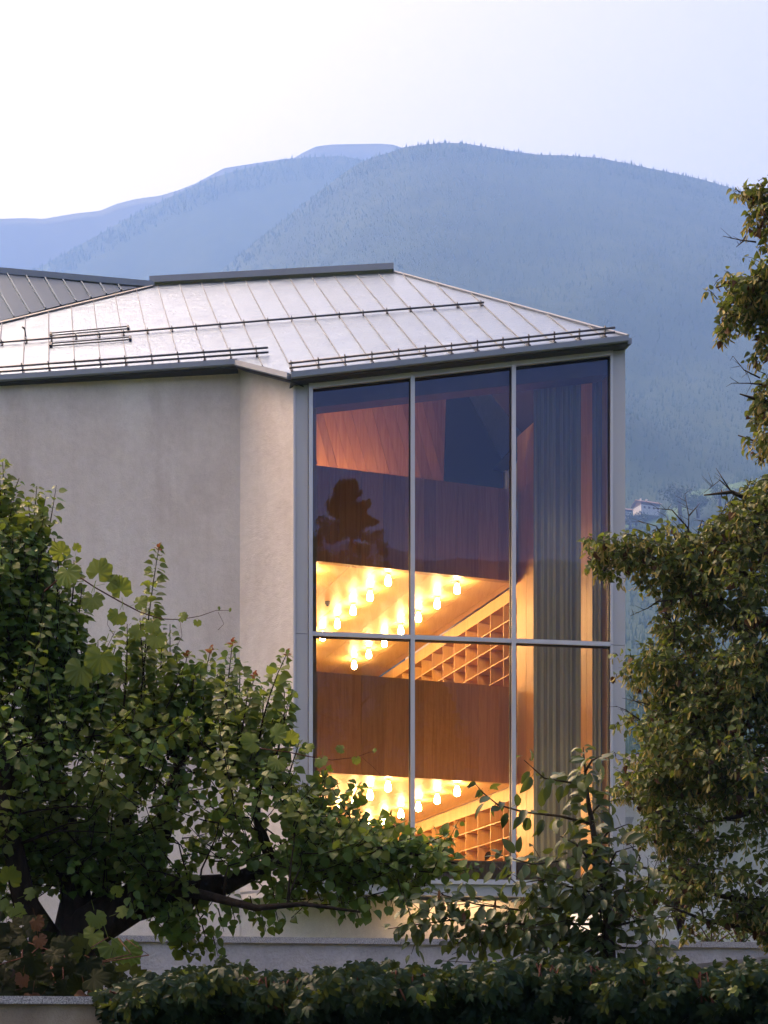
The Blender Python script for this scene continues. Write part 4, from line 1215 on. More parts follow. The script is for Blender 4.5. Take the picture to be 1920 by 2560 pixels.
def twig(mb, pts, r0, r1, n=5):
    k = len(pts); mb.tube(pts, [r0 + (r1 - r0) * i / (k - 1) for i in range(k)], n)
def bez(p, q, sag, k=6, jit=0.0, r=None):
    p, q = Vector(p), Vector(q); out = []
    for i in range(k + 1):
        f = i / k; v = p.lerp(q, f) + Vector(sag) * (4 * f * (1 - f))
        if jit and 0 < i < k: v = v + Vector([float(x) for x in r.normal(0, jit, 3)])
        out.append(v)
    return out
# ------------------------------------------------------------------ apricot tree on the left
def apricot():
    r = np.random.default_rng(41); Y0 = 12.0
    base = P(30, 2600, 12.0); base.z = 1.25
    t = thing('apricot_tree', base, 'leaning fruit tree with upright leafy shoots in front of the plaster wall', 'tree')
    TP = lambda x, y, Y=Y0: P(x, y, Y)
    limbs = [
        ([TP(-40, 2640), TP(60, 2500), TP(150, 2400), TP(230, 2320), TP(330, 2255), TP(450, 2225), TP(560, 2215)], [.30, .25, .21, .18, .15, .12, .09]),
        ([TP(170, 2385), TP(190, 2250), TP(175, 2100, 12.2), TP(120, 1900, 12.3), TP(80, 1650, 12.3)], [.15, .12, .10, .07, .04]),
        ([TP(560, 2215), TP(680, 2160, 12.1), TP(800, 2110, 12.0), TP(930, 2120, 11.8), TP(1060, 2140, 11.7)], [.075, .05, .036, .024, .01]),
        ([TP(450, 2225), TP(520, 2240, 11.6), TP(640, 2270, 11.3), TP(760, 2260, 11.2), TP(900, 2280, 11.2)], [.05, .036, .026, .018, .008]),
        ([TP(330, 2255), TP(400, 2100, 12.3), TP(440, 1950, 12.4), TP(470, 1820, 12.4)], [.11, .08, .06, .03]),
        ([TP(230, 2320), TP(300, 2130, 12.5), TP(330, 1950, 12.6), TP(350, 1750, 12.6)], [.11, .08, .055, .03]),
        ([TP(680, 2160, 12.1), TP(640, 2040, 12.2), TP(650, 1930, 12.2)], [.05, .035, .02]),
        ([TP(150, 2400), TP(60, 2250, 11.6), TP(20, 2050, 11.5), TP(10, 1800, 11.5)], [.12, .09, .07, .04]),
    ]
    tr = MB(); tr.tube([v + Vector([float(x) for x in r.normal(0, .012, 3)]) for v in limbs[0][0]], limbs[0][1], 12)
    tr.build('trunk', M['bark_dark'], t, True)
    for pts, rad in limbs[1:]:
        MB().tube(pts, rad, 8).build('limb', M['bark_dark'], t, True)
    allp = np.array([tuple(p) for pts, _ in limbs for a, b in zip(pts[:-1], pts[1:]) for p in [a.lerp(b, f) for f in (0, .33, .66)]])
    tw = MB(); lv = Leaves(); young = Leaves(); red = Leaves()
    # explicit upright shoots along the skyline of the crown: base, tip
    tall = [((12, 1450), (6, 1150)), ((-15, 1400), (48, 1195)), ((75, 1500), (70, 1250)), ((30, 1480), (40, 1265)), ((100, 1480), (110, 1290)), ((-60, 1400), (-70, 1160)), ((5, 1420), (20, 1240)), ((270, 1830), (265, 1640)), ((360, 1860), (372, 1600)), ((470, 1880), (490, 1660)), ((505, 1900), (512, 1700)), ((620, 1950), (660, 1720)), ((575, 1950), (620, 1720)), ((335, 1850), (340, 1640)), ((415, 1880), (450, 1650)), ((540, 1920), (545, 1670)), ((650, 1980), (690, 1780)), ((310, 1840), (300, 1690)), ((400, 1880), (385, 1680)), ((240, 1790), (225, 1620)), ((430, 1890), (415, 1700)), ((590, 1950), (580, 1740)), ((60, 1520), (92, 1215)), ((20, 1500), (0, 1200)), ((-20, 1480), (-30, 1180)), ((130, 1560), (135, 1345)), ((160, 1620), (185, 1400)), ((190, 1700), (205, 1470)), ((345, 1900), (398, 1362)), ((300, 1850), (318, 1560)), ((230, 1800), (175, 1540)), ((420, 1900), (425, 1560)), ((380, 1880), (350, 1545)), ((440, 1900), (470, 1628)), ((490, 1900), (528, 1618)), ((545, 1930), (582, 1600)), ((590, 1930), (600, 1650)), ((600, 1960), (637, 1682)), ((640, 1960), (720, 1628)), ((660, 1960), (705, 1690)), ((680, 1990), (722, 1760)), ((330, 1840), (290, 1610)), ((250, 1800), (245, 1600)), ((520, 1950), (500, 1680)), ((560, 1960), (555, 1690)), ((460, 1900), (440, 1640)), ((390, 1850), (405, 1600)), ((700, 2000), (750, 1850)), ((800, 2090), (818, 1935)), ((840, 2100), (903, 1955)), ((780, 2080), (795, 1945)), ((930, 2120), (945, 2050)), ((1000, 2120), (1025, 2070)), ((950, 2120), (1050, 2092)), ((1040, 2130), (1125, 2085)), ((1060, 2140), (1160, 2165)), ((760, 2060), (770, 1960)), ((870, 2110), (985, 2045))]
    for i, (b, e) in enumerate(tall):
        Y = Y0 + r.uniform(-0.35, 0.35)
        pts = bez(TP(*b, Y), TP(*e, Y + r.uniform(-.15, .15)), (r.normal(0, .03), r.normal(0, .03), 0), 6)
        twig(tw, pts, 0.011, 0.003)
        q = [tuple(p) for p in pts]
        shoot_leaves(lv if i % 2 else young, q, 0.088, 0.0125, r, 0.05, 0.35, spread=0.9)
        if i in (28, 33, 34, 35, 37, 38, 39):
            tip = np.array(q[-1])
            for k in range(5):
                a = k * 2.4; d = unit((math.cos(a) * .6, math.sin(a) * .6, 0.9 - .1 * k)); red.add(tip - np.array([0, 0, .012 * k]), d, unit((0, 0, 1) + r.normal(0, .3, 3)), 0.028 + 0.007 * k)
    # crown: shoots fill the outline
    OUT = [(-160, 1260), (-60, 1215), (0, 1290), (60, 1330), (115, 1340), (150, 1440), (190, 1530), (215, 1680), (290, 1760), (380, 1770), (450, 1790), (520, 1800), (590, 1815), (680, 1850), (720, 1900), (760, 1960), (830, 2020), (900, 2040), (990, 2090), (1080, 2110), (1150, 2165), (1090, 2200), (1040, 2250), (960, 2230), (930, 2290), (870, 2300), (830, 2255), (760, 2270), (720, 2300), (620, 2270), (560, 2290), (530, 2340), (500, 2395), (440, 2385), (400, 2310), (330, 2270), (260, 2240), (200, 2210), (60, 2260), (-20, 2300), (-160, 2320)]
    poly = poly_at(OUT, Y0); xs = [p[0] for p in poly]; zs_ = [p[1] for p in poly]
    n = 0; tries = 0
    while n < 1150 and tries < 22000:
        tries += 1
        x, z = r.uniform(min(xs), max(xs)), r.uniform(min(zs_), max(zs_))
        if not inside(poly, x, z): continue
        if float(noise2(np.array(x * 1.7), np.array(z * 1.9), 17, 2, 1.0)) < -0.05 and r.uniform() < (0.8 if x > -1.6 else 0.5): continue
        ed = edge_dist(poly, x, z)
        if r.uniform() > 0.35 + ed / 0.3: continue
        dep = min(0.95, 0.2 + ed * 1.3)
        y = Y0 + r.uniform(-dep, dep * 0.8)
        fz = (z - 2.4) / 3.0                      # low shoots hang, high ones rise
        up = np.clip(0.15 + fz * 1.4 + r.normal(0, .35), -0.9, 1.6)
        d = unit((r.normal(0.1, .55), r.normal(-.1, .5), up))
        L = r.uniform(0.22, 0.62)
        e = np.array([x, y, z]) + d * L
        if not inside(poly, e[0], e[2]) and r.uniform() < 0.85: 
            L *= 0.4; e = np.array([x, y, z]) + d * L
            if not inside(poly, e[0], e[2]): continue
        pts = bez((x, y, z), tuple(e), (0, 0, -0.05 * L), 4)
        twig(tw, pts, 0.006, 0.002, 4)
        shoot_leaves(lv if r.uniform() > (.55 if (z > 3.2 and x > -2.1) else .15) else young, [tuple(p) for p in pts], 0.076 * r.uniform(.8, 1.15), 0.027, r, 0.05, 0.4)
        if n % 5 == 0:                             # a branch that feeds the shoot
            k = np.argmin(((allp - (x, y, z)) ** 2).sum(1)); twig(tw, bez(tuple(allp[k]), (x, y, z), (0, 0, .05), 4, .015, r), 0.009, 0.004, 5)
        n += 1
    # the crown's left half, outside the frame
    for k in range(420):
        a = r.uniform(0, 6.28); q = math.sqrt(r.uniform(0, 1)); x, z = -3.55 + 1.15 * q * math.cos(a), 4.0 + 1.55 * q * math.sin(a); y = Y0 + r.uniform(-.9, .8)
        if x / y > -0.262: continue
        d = unit((r.normal(-.2, .55), r.normal(-.1, .5), r.normal(.5, .5))); e = np.array([x, y, z]) + d * r.uniform(.25, .6)
        pts = bez((x, y, z), tuple(e), (0, 0, 0), 3); twig(tw, pts, .006, .002, 4)
        shoot_leaves(lv, [tuple(v) for v in pts], .078, .03, r, .05, .4)
    # hanging tufts below the crown
    for (x, y) in ((470, 2330), (520, 2370), (545, 2390), (500, 2300), (590, 2310), (640, 2300), (665, 2330), (700, 2320), (560, 2330), (430, 2290), (865, 2300), (900, 2310), (850, 2260), (1010, 2260), (985, 2280), (930, 2300), (340, 2290)):
        Y = Y0 + r.uniform(-.6, .1); pts = bez(TP(x - 15, y - 60, Y), TP(x, y, Y), (0, 0, 0), 4); twig(tw, pts, .006, .002, 4); shoot_leaves(lv, [tuple(p) for p in pts], 0.085, 0.028, r, 0.0, 0.7)
    tw.build('twigs', M['bark_dark'], t, True)['kind'] = 'stuff'
    plant_leaves(lv, 'apricot', M['leaf_apricot'], t, r=r, nsingle=240)
    plant_leaves(young, 'apricot', M['leaf_young'], t, r=r, nsingle=60)
    plant_leaves(red, 'apricot', M['leaf_red'], t, name='young_tips', nsingle=0, r=r)
apricot()

# ------------------------------------------------------------------ linden on the right
def linden():
    r = np.random.default_rng(77); Y0 = 14.5
    base = P(2080, 2600, 14.8); base.z = 1.25
    t = thing('linden_tree', base, 'tall tree with yellowish seed bracts at the right edge', 'tree')
    TP = lambda x, y, Y=Y0: P(x, y, Y)
    tr = MB(); tr.tube([base, TP(2085, 2200, 14.8), TP(2070, 1700, 14.8), TP(2060, 1100, 14.8), TP(2040, 600, 14.8), TP(2030, 350, 14.8)], [.30, .26, .22, .17, .10, .03], 12); tr.build('trunk', M['bark_grey'], t, True)
    limbs = [[(2070, 1700), (1960, 1600), (1870, 1535), (1840, 1525), (1780, 1480), (1700, 1495), (1640, 1505)], [(2075, 1900), (1940, 1850), (1850, 1855), (1700, 1850), (1600, 1830)], [(2060, 1400), (1920, 1270), (1830, 1230), (1760, 1238)], [(2085, 2150), (1960, 1990), (1850, 2040), (1750, 2060), (1640, 2050)], [(2085, 2250), (1950, 2260), (1800, 2240), (1660, 2180), (1560, 2160)], [(2050, 900), (1930, 740), (1850, 700), (1790, 720)], [(2050, 1100), (1930, 1010), (1850, 985)], [(2040, 700), (1940, 520), (1870, 490)], [(2085, 2350), (1900, 2330), (1760, 2300), (1660, 2260)], [(2070, 1650), (1900, 1440), (1740, 1420), (1560, 1380), (1480, 1380)]]
    allp = []
    for li, pts in enumerate(limbs):
        q = [TP(x, y, 14.8 - 0.5 * i / len(pts) + r.normal(0, .1)) for i, (x, y) in enumerate(pts)]
        k = len(q); MB().tube(q, [0.042 - 0.036 * i / (k - 1) for i in range(k)], 7).build('limb', M['bark_grey'], t, True)
        allp += [tuple(a.lerp(b, f)) for a, b in zip(q[:-1], q[1:]) for f in (0, .33, .66)]
    allp = np.array(allp)
    OUTS = [
        ([(1840, 478), (1870, 470), (2000, 460), (2000, 520), (1900, 505), (1850, 498)], 50),
        ([(1885, 515), (2000, 500), (2000, 640), (1890, 610), (1868, 600), (1890, 575), (1862, 566)], 50),
        ([(1756, 708), (1790, 685), (1840, 672), (1900, 690), (2000, 640), (2000, 830), (1920, 830), (1850, 815), (1822, 836), (1800, 825), (1752, 812), (1790, 780), (1800, 740), (1775, 722)], 190),
        ([(1900, 830), (2000, 830), (2000, 960), (1895, 900), (1874, 890)], 40),
        ([(1825, 990), (1870, 972), (2000, 950), (2000, 1080), (1900, 1060), (1880, 1040), (1870, 1000)], 60),
        ([(1835, 1108), (1890, 1080), (2000, 1070), (2000, 1160), (1908, 1140), (1880, 1115)], 45),
        ([(1880, 1215), (2000, 1170), (2000, 2420), (1930, 2420), (1890, 2330), (1815, 2320), (1760, 2376), (1712, 2410), (1690, 2380), (1640, 2345), (1625, 2290), (1556, 2238), (1600, 2215), (1655, 2165), (1680, 2140), (1620, 2108), (1562, 2092), (1625, 2020), (1560, 2008), (1535, 1985), (1560, 1930), (1505, 1886), (1555, 1860), (1524, 1812), (1600, 1772), (1640, 1757), (1610, 1735), (1580, 1705), (1530, 1698), (1580, 1665), (1530, 1640), (1620, 1598), (1640, 1580), (1615, 1548), (1650, 1528), (1664, 1497), (1635, 1484), (1596, 1452), (1556, 1445), (1484, 1455), (1465, 1398), (1460, 1352), (1556, 1345), (1620, 1337), (1670, 1320), (1716, 1340), (1775, 1318), (1793, 1292)], 1900)]
    tw = MB(); lv = Leaves(); br = Leaves(); bn = Leaves()
    for pts_, cnt in OUTS:
        poly = poly_at(pts_, Y0); xs = [p[0] for p in poly]; zz = [p[1] for p in poly]
        n = tries = 0
        while n < cnt and tries < cnt * 20:
            tries += 1
            x, z = r.uniform(min(xs), max(xs)), r.uniform(min(zz), max(zz))
            if not inside(poly, x, z): continue
            nzv = float(noise2(np.array(x * 1.5), np.array(z * 1.9), 31, 2, 1.0))
            if nzv < -0.12 and r.uniform() < 0.86: continue
            ed = edge_dist(poly, x, z)
            if r.uniform() > 0.25 + ed / 0.35: continue
            dep = min(1.3, 0.15 + ed * 1.2); y = Y0 + r.uniform(-dep, dep)
            d = unit((r.normal(-.55, .5), r.normal(-.2, .5), r.normal(-0.15, .35))); L = r.uniform(.15, .42) if ed > .15 else r.uniform(.1, .3)
            e = np.array([x, y, z]) + d * L
            if not inside(poly, e[0], e[2]): 
                L *= .35; e = np.array([x, y, z]) + d * L
            pts = bez((x, y, z), tuple(e), (0, 0, .03), 3)
            twig(tw, pts, .005, .002, 4)
            q = [tuple(p) for p in pts]
            shoot_leaves(lv, q, 0.062, 0.034, r, 0.0, 0.55)
            # drooping pale bracts with their seed clusters
            for k in range(int(r.integers(2, 6))):
                f = r.uniform(0, 1); p = np.array(q[0]) * (1 - f) + np.array(q[-1]) * f
                dd = unit((r.normal(0, .45), r.normal(0, .45), -1)); (br if r.uniform() > .06 else bn).add(p + dd * .02, dd, unit(r.normal(0, 1, 3)), r.uniform(.055, .085))
            if n % 9 == 0:
                k = np.argmin(((allp - (x, y, z)) ** 2).sum(1)); twig(tw, bez(tuple(allp[k]), (x, y, z), (0, 0, .04), 5, .03, r), 0.006, 0.003, 4)
            n += 1
    # the crown goes on above the frame; the panes mirror it
    up = Leaves()
    for k in range(2600):
        f = r.uniform(0, 1); z = HC + 9.2 + 2.2 * f; R = 1.7 * (1 - f) ** 0.6 + 0.2
        a = r.uniform(0, 6.28); q = R * math.sqrt(r.uniform(.1, 1))
        x, y = 5.3 + 0.35 * f * 0 + q * math.cos(a), 14.6 + q * math.sin(a)
        if x / y < 0.262: continue
        up.add((x, y, z - .25 * q), unit((math.cos(a), math.sin(a), -.6) + r.normal(0, .4, 3)), unit((0, 0, 1) + r.normal(0, .5, 3)), r.uniform(.10, .17))
    # its far side, right of the frame, with side limbs
    cl = []
    for k in range(60):
        z = r.uniform(2.9, 12.0); R = 2.5 * min(1, (13.2 - z) / 4.0); a = r.uniform(0, 6.28); q = R * math.sqrt(r.uniform(.15, 1))
        cl.append((4.6 + q * math.cos(a), 14.7 + q * math.sin(a), z))
        if k % 3 == 0: MB().tube([(4.25, 14.8, z - .6), ((4.4 + cl[-1][0]) / 2, (14.7 + cl[-1][1]) / 2, z - .2), cl[-1]], [.035, .02, .006], 5).build('limb', M['bark_grey'], t, True)
    for k in range(9000):
        x, y, z = cl[int(r.integers(len(cl)))]; d = unit(r.normal(0, 1, 3)); m = .75 * r.uniform(.15, 1)
        x, y, z = x + d[0] * m, y + d[1] * m, z + d[2] * m * .7
        if x / y < 0.253 and y < 40: continue
        (br if k % 4 == 0 else up).add((x, y, z), unit(d * .6 + (0, 0, -.8) + r.normal(0, .4, 3)), unit((0, -.7, .8) + r.normal(0, .5, 3)), r.uniform(.06, .09))
    MB().tube([TP(2030, 350, 14.8), Vector((5.1, 14.7, HC + 10)), Vector((5.3, 14.6, HC + 11.2))], [.10, .07, .02], 8).build('limb', M['bark_grey'], t, True)
    plant_leaves(up, 'linden', M['leaf_linden'], t, name='upper_crown', nsingle=0, r=r)
    # bare twigs that stand clear of the crown
    bare = [[(1900, 1265), (1825, 1225), (1800, 1200), (1760, 1232)], [(1825, 1225), (1790, 1170)], [(1860, 1240), (1878, 1195)], [(1720, 1370), (1722, 1290), (1712, 1235)], [(1722, 1290), (1750, 1258)], [(1720, 1320), (1680, 1275), (1632, 1270)], [(1660, 1345), (1640, 1315), (1595, 1302)], [(1690, 1350), (1665, 1290)], [(1890, 605), (1850, 600), (1807, 590)], [(1860, 601), (1840, 618)], [(1900, 945), (1860, 925), (1832, 890)], [(1910, 962), (1870, 958), (1828, 958)], [(1650, 1500), (1620, 1520), (1575, 1540)], [(1650, 1770), (1600, 1755), (1555, 1745)], [(1600, 1800), (1565, 1775), (1540, 1765)], [(1660, 2180), (1600, 2165), (1545, 2170)], [(1740, 1350), (1755, 1300), (1768, 1310)]]
    for pts in bare:
        q = [TP(x, y, Y0 - .2) for x, y in pts]; twig(tw, q, .008, .002, 5)
        for a, b in zip(q[:-1], q[1:]):
            for k in range(3):
                p = a.lerp(b, r.uniform(.2, 1)); twig(tw, [p, p + Vector((r.normal(-.04, .05), r.normal(0, .04), r.normal(.03, .05)))], .003, .0012, 4)
    tw.build('twigs', M['bark_grey'], t, True)['kind'] = 'stuff'
    plant_leaves(lv, 'linden', M['leaf_linden'], t, r=r, nsingle=300)
    plant_leaves(br, 'bract', M['bract_linden'], t, name='seed_bracts', single='bract', nsingle=120, r=r)
    plant_leaves(bn, 'linden', M['leaf_brown'], t, name='dry_leaves', nsingle=0, r=r)
linden()

# ------------------------------------------------------------------ young cherry in front of the window
def cherry():
    r = np.random.default_rng(91); Y0 = 10.8
    base = P(1530, 2600, Y0); base.z = 1.25
    t = thing('cherry_tree', base, 'young slender tree with long drooping leaves in front of the right pane', 'tree')
    TP = lambda x, y, Y=Y0: P(x, y, Y)
    stem = [base, TP(1527, 2400), TP(1515, 2250), TP(1490, 2120), TP(1470, 2000), TP(1462, 1920), TP(1458, 1868)]
    MB().tube(stem, [.05, .04, .032, .024, .015, .009, .004], 8).build('trunk', M['bark_grey'], t, True)
    brs = [[(1478, 2060), (1400, 2040), (1310, 2030), (1245, 2012), (1205, 1980), (1185, 1955)], [(1485, 2110), (1420, 2150), (1330, 2160), (1240, 2135)], [(1500, 2180), (1440, 2110), (1400, 2090)], [(1460, 1960), (1420, 1955), (1360, 1945), (1310, 1900)], [(1475, 2040), (1500, 2010), (1540, 2000)], [(1505, 2200), (1540, 2130), (1590, 2115)], [(1500, 2190), (1530, 2160), (1600, 2160)], [(1515, 2280), (1400, 2270), (1300, 2275), (1190, 2260), (1110, 2238), (1090, 2225)], [(1520, 2310), (1380, 2310), (1250, 2310), (1130, 2300), (1050, 2310), (970, 2322)], [(1520, 2340), (1400, 2350), (1280, 2340), (1180, 2330), (1120, 2380)], [(1515, 2260), (1560, 2230), (1600, 2215), (1660, 2225)], [(1520, 2320), (1600, 2300), (1680, 2290)], [(1525, 2370), (1600, 2370), (1670, 2380)], [(1510, 2240), (1440, 2220), (1350, 2200), (1290, 2210)], [(1520, 2290), (1460, 2240), (1420, 2190)], [(1525, 2350), (1450, 2390), (1330, 2400), (1200, 2410)], [(1525, 2400), (1480, 2330), (1420, 2300)], [(1462, 1930), (1480, 1900), (1505, 1890)], [(1490, 2120), (1520, 2080), (1570, 2060)]]
    lv = Leaves(); tw = MB(); dry = Leaves()
    shoot_leaves(lv, [tuple(p) for p in stem[1:]], 0.115, 0.02, r, 0.0, 0.5)
    shoot_leaves(lv, [tuple(p) for p in stem[2:]], 0.11, 0.02, r, 0.0, 0.5)
    for b in brs:
        Y = r.uniform(-.35, .2); k = len(b)
        q = [TP(x, y, Y0 + Y * i / (k - 1)) for i, (x, y) in enumerate(b)]
        twig(tw, q, .011, .003, 5)
        for rep in range(2 if b[0][1] < 2200 else 3):
            qq = [tuple(p + Vector([float(v) for v in r.normal(0, .02, 3)])) for p in q]
            shoot_leaves(lv, qq, 0.12, 0.05, r, 0.12, 0.75)
        if b[0][1] > 2200:
            for i in range(len(q) - 1):
                for m in range(3):
                    p = q[i].lerp(q[i + 1], r.uniform(0, 1)); e = p + Vector((r.normal(-.05, .15), r.normal(-.05, .12), r.normal(-.02, .14)))
                    twig(tw, [p, e], .004, .002, 4); shoot_leaves(lv, [tuple(p), tuple(e)], 0.10, 0.04, r, .1, .7)
    for (x, y) in ((1098, 2225), (1225, 2128), (1240, 2250), (1160, 2280), (1310, 2240)):
        p = TP(x, y, Y0 - .1); dry.add(tuple(p), unit((r.normal(0, .4), -.2, -1)), unit(r.normal(0, 1, 3)), .075)
    tw.build('twigs', M['bark_grey'], t, True)['kind'] = 'stuff'
    plant_leaves(lv, 'cherry', M['leaf_cherry'], t, r=r, nsingle=300)
    plant_leaves(dry, 'cherry', M['leaf_brown'], t, name='dry_leaf', single='dry_leaf', nsingle=5, r=r)
cherry()

# ------------------------------------------------------------------ creeper over the street wall
def creeper():
    r = np.random.default_rng(13)
    base = sw(1300); base.z = 1.25
    t = thing('creeper_hedge', base, 'dark glossy five fingered creeper hanging over the street wall', 'creeper')
    top_px = [(255, 2490), (330, 2455), (420, 2435), (560, 2415), (700, 2440), (800, 2425), (900, 2412), (1000, 2412), (1080, 2428), (1200, 2420), (1300, 2400), (1400, 2392), (1500, 2400), (1640, 2405), (1760, 2420), (1850, 2410), (1920, 2400), (2200, 2390)]
    bot_px = [(255, 2500), (300, 2620), (400, 2570), (480, 2540), (560, 2545), (640, 2620), (900, 2600), (1080, 2560), (1200, 2535), (1330, 2560), (1480, 2600), (1700, 2600), (1850, 2590), (1920, 2545), (2200, 2560)]
    tx, ty = zip(*top_px); bx_, by = zip(*bot_px)
    lv = Leaves(); yg = Leaves()
    n = 9000
    for i in range(n):
        x = r.uniform(250, 2150); yt, yb = np.interp(x, tx, ty), np.interp(x, bx_, by)
        f = r.uniform(0, 1) ** 0.85; y = yt + (yb - yt) * f + r.normal(0, 7)
        Yw = sw(x).y
        bulge = 0.10 + 0.30 * math.sin(math.pi * min(1, f * 1.1 + .15)) + 0.10 * math.sin(x * .017) + 0.09 * math.sin(x * .043 + y * .03) + r.normal(0, .04)
        Y = Yw - bulge * r.uniform(0.25, 1.0) + (0.35 * (1 - f) * r.uniform(0, 1))
        p = P(x, y, Y)
        out = np.array([r.normal(0, .5), -0.9, 0.6 - 0.4 * f]); nrm = unit(out + r.normal(0, .4, 3))
        d = unit(np.array([r.normal(0, .55), -.25, -1.0 + .5 * (1 - f)]) + r.normal(0, .2, 3))
        (lv if r.uniform() > .025 else yg).add(tuple(p), d, nrm, r.uniform(.042, .078))
    st = MB()
    for k in range(60):
        x = r.uniform(300, 1950); yt = np.interp(x, tx, ty); Yw = sw(x).y
        st.tube([P(x, yt + 40, Yw + .1), P(x + r.uniform(-40, 40), yt + 15, Yw - .15), P(x + r.uniform(-60, 60), yt + 90, Yw - .2)], .005, 4)
    st.build('stems', M['bark_twig'], t)['kind'] = 'stuff'
    plant_leaves(lv, 'creeper', M['leaf_creeper'], t, r=r, nsingle=300)
    plant_leaves(yg, 'creeper', M['leaf_young'], t, name='young_leaf', single='young_leaf', nsingle=60, r=r)
creeper()

# ------------------------------------------------------------------ grape vine: shoots across the wall and leaves at the lower left
def vine():
    r = np.random.default_rng(5)
    base = P(150, 2600, 10.5); base.z = 1.25
    t = thing('grape_vine', base, 'grape vine with bright lobed leaves and curling tendrils on the left', 'vine')
    Y = 11.2; lv = Leaves(); dk = Leaves(); bn = Leaves(); st = MB()
    sh = [(110, 1480), (172, 1425), (240, 1470), (300, 1504), (350, 1530), (400, 1547), (450, 1549), (500, 1540), (540, 1526), (578, 1526)]
    q = [P(x, y, Y) for x, y in sh]; st.tube(q, [.006, .006, .005, .005, .0045, .004, .003, .0025, .002, .0015], 6)
    for (x, y, sz, ax, az) in ((168, 1412, .20, .1, -1), (165, 1395, .15, -.5, .6), (240, 1452, .19, .2, .6), (235, 1480, .17, -.1, -1), (262, 1460, .13, .8, .2), (305, 1495, .17, -.1, .8), (300, 1525, .14, -.3, -1), (335, 1512, .12, .9, .3), (385, 1545, .13, -.2, -1), (395, 1580, .15, -.2, -1), (355, 1570, .12, -.7, -.6), (445, 1545, .085, .6, .1), (493, 1548, .06, .1, -1), (545, 1524, .03, .5, .5), (572, 1527, .03, .5, .3), (190, 1380, .07, .3, 1)):
        lv.add(tuple(P(x, y, Y - .06)), unit((ax, r.normal(-.2, .2), az)), unit((r.normal(0, .3), -1, .35)), sz)
    for (x, y) in ((260, 1620), (210, 1650)): lv.add(tuple(P(x, y, 11.0)), unit((-.3, -.2, -1)), unit((.2, -1, .4)), .22)
    for a, b, c in (((275, 1520), (268, 1560), (285, 1590)), ((450, 1549), (455, 1590), (435, 1630)), ((545, 1530), (560, 1560), (545, 1575)), ((245, 1480), (215, 1500), (225, 1520))):
        st.tube([P(*a, Y), P(*b, Y), P(*c, Y)], .0018, 5)
    # second shoot that crosses in front of the window
    sh2 = [(640, 1870), (720, 1880), (765, 1890), (830, 1900), (890, 1893), (925, 1880), (940, 1880)]
    Y2 = 11.3; st.tube([P(x, y, Y2) for x, y in sh2], [.005, .004, .004, .003, .0025, .002, .0012], 6)
    for (x, y, sz, ax, az) in ((680, 1850, .16, .3, .3), (760, 1872, .09, .9, .1), (805, 1890, .11, -.2, -1), (862, 1874, .075, -.9, .1), (890, 1890, .07, .1, -1), (725, 1860, .12, .2, .8), (700, 1890, .15, -.3, -.8), (932, 1880, .04, .5, .5), (650, 1860, .17, -.6, .1)):
        lv.add(tuple(P(x, y, Y2 - .05)), unit((ax, r.normal(-.2, .2), az)), unit((r.normal(0, .4), -1, .5)), sz)
    st.tube([P(905, 1893, Y2), P(930, 1915, Y2), P(950, 1935, Y2)], .0015, 5)
    # lower left tangle
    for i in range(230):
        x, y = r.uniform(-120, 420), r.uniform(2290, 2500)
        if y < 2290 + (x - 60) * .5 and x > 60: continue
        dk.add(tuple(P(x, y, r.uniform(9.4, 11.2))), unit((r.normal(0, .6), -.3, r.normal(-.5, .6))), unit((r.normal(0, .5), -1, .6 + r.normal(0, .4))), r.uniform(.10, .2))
    for (x, y, sz, ax, az) in ((235, 2275, .15, .2, -.6), (245, 2320, .18, -.4, -.6), (270, 2345, .2, .3, -.8), (300, 2365, .2, .7, -.6), (290, 2285, .1, .5, .2), (285, 2240, .09, .4, .6), (20, 2215, .16, .1, .3), (30, 2260, .13, .4, -.6), (60, 2240, .1, .5, .2), (10, 2240, .14, -.4, -.6)):
        lv.add(tuple(P(x, y, 10.9)), unit((ax, -.1, az)), unit((r.normal(0, .3), -1, .3)), sz)
    for (x, y) in ((88, 2290), (95, 2335), (82, 2482), (104, 2488), (58, 2432), (212, 2472)):
        bn.add(tuple(P(x, y, 9.4)), unit((r.normal(0, .3), -.2, -1)), unit((r.normal(0, .7), -1, .2)), r.uniform(.09, .16))
    for k in range(14):
        x, y = r.uniform(0, 330), r.uniform(2330, 2490); st.tube([P(x, y, 10), P(x + r.normal(0, 40), y + 40, 9.9), P(x + r.normal(0, 80), y + 70, 9.8)], .004, 5)
    st.build('stems', M['bark_twig'], t, True)['kind'] = 'stuff'
    plant_leaves(lv, 'grape', M['leaf_grape'], t, name='bright_leaf', single='bright_leaf', nsingle=60, r=r)
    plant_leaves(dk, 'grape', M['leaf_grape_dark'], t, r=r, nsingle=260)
    plant_leaves(bn, 'grape', M['leaf_brown'], t, name='withered_leaf', single='withered_leaf', nsingle=20, r=r)
vine()

# ------------------------------------------------------------------ shrubs on the terrace, trees by the farmhouse, trees behind the camera
def shrub(px, py, Y, w, h, n, seed, label, kind='cherry', mat='leaf_shrub', size=.06, zb=None):
    r = np.random.default_rng(seed); c = P(px, py, Y)
    t = thing('shrub', c, label, 'shrub', 'shrubs behind the retaining wall'); lv = Leaves(); tw = MB()
    for k in range(n // 14):
        a = r.uniform(0, 6.28); e = Vector((c.x + w * r.uniform(0, 1) * math.cos(a), c.y + w * .7 * math.sin(a), c.z + h * r.uniform(.4, 1)))
        pts = bez(c, e, (0, 0, .1 * h), 4); twig(tw, pts, .012, .003, 4); shoot_leaves(lv, [tuple(p) for p in pts], size, np.linalg.norm(e - c) / 14, r, .25, .3)
    tw.build('stems', M['bark_twig'], t, True)['kind'] = 'stuff'
    plant_leaves(lv, kind, M[mat], t, nsingle=0, r=r)
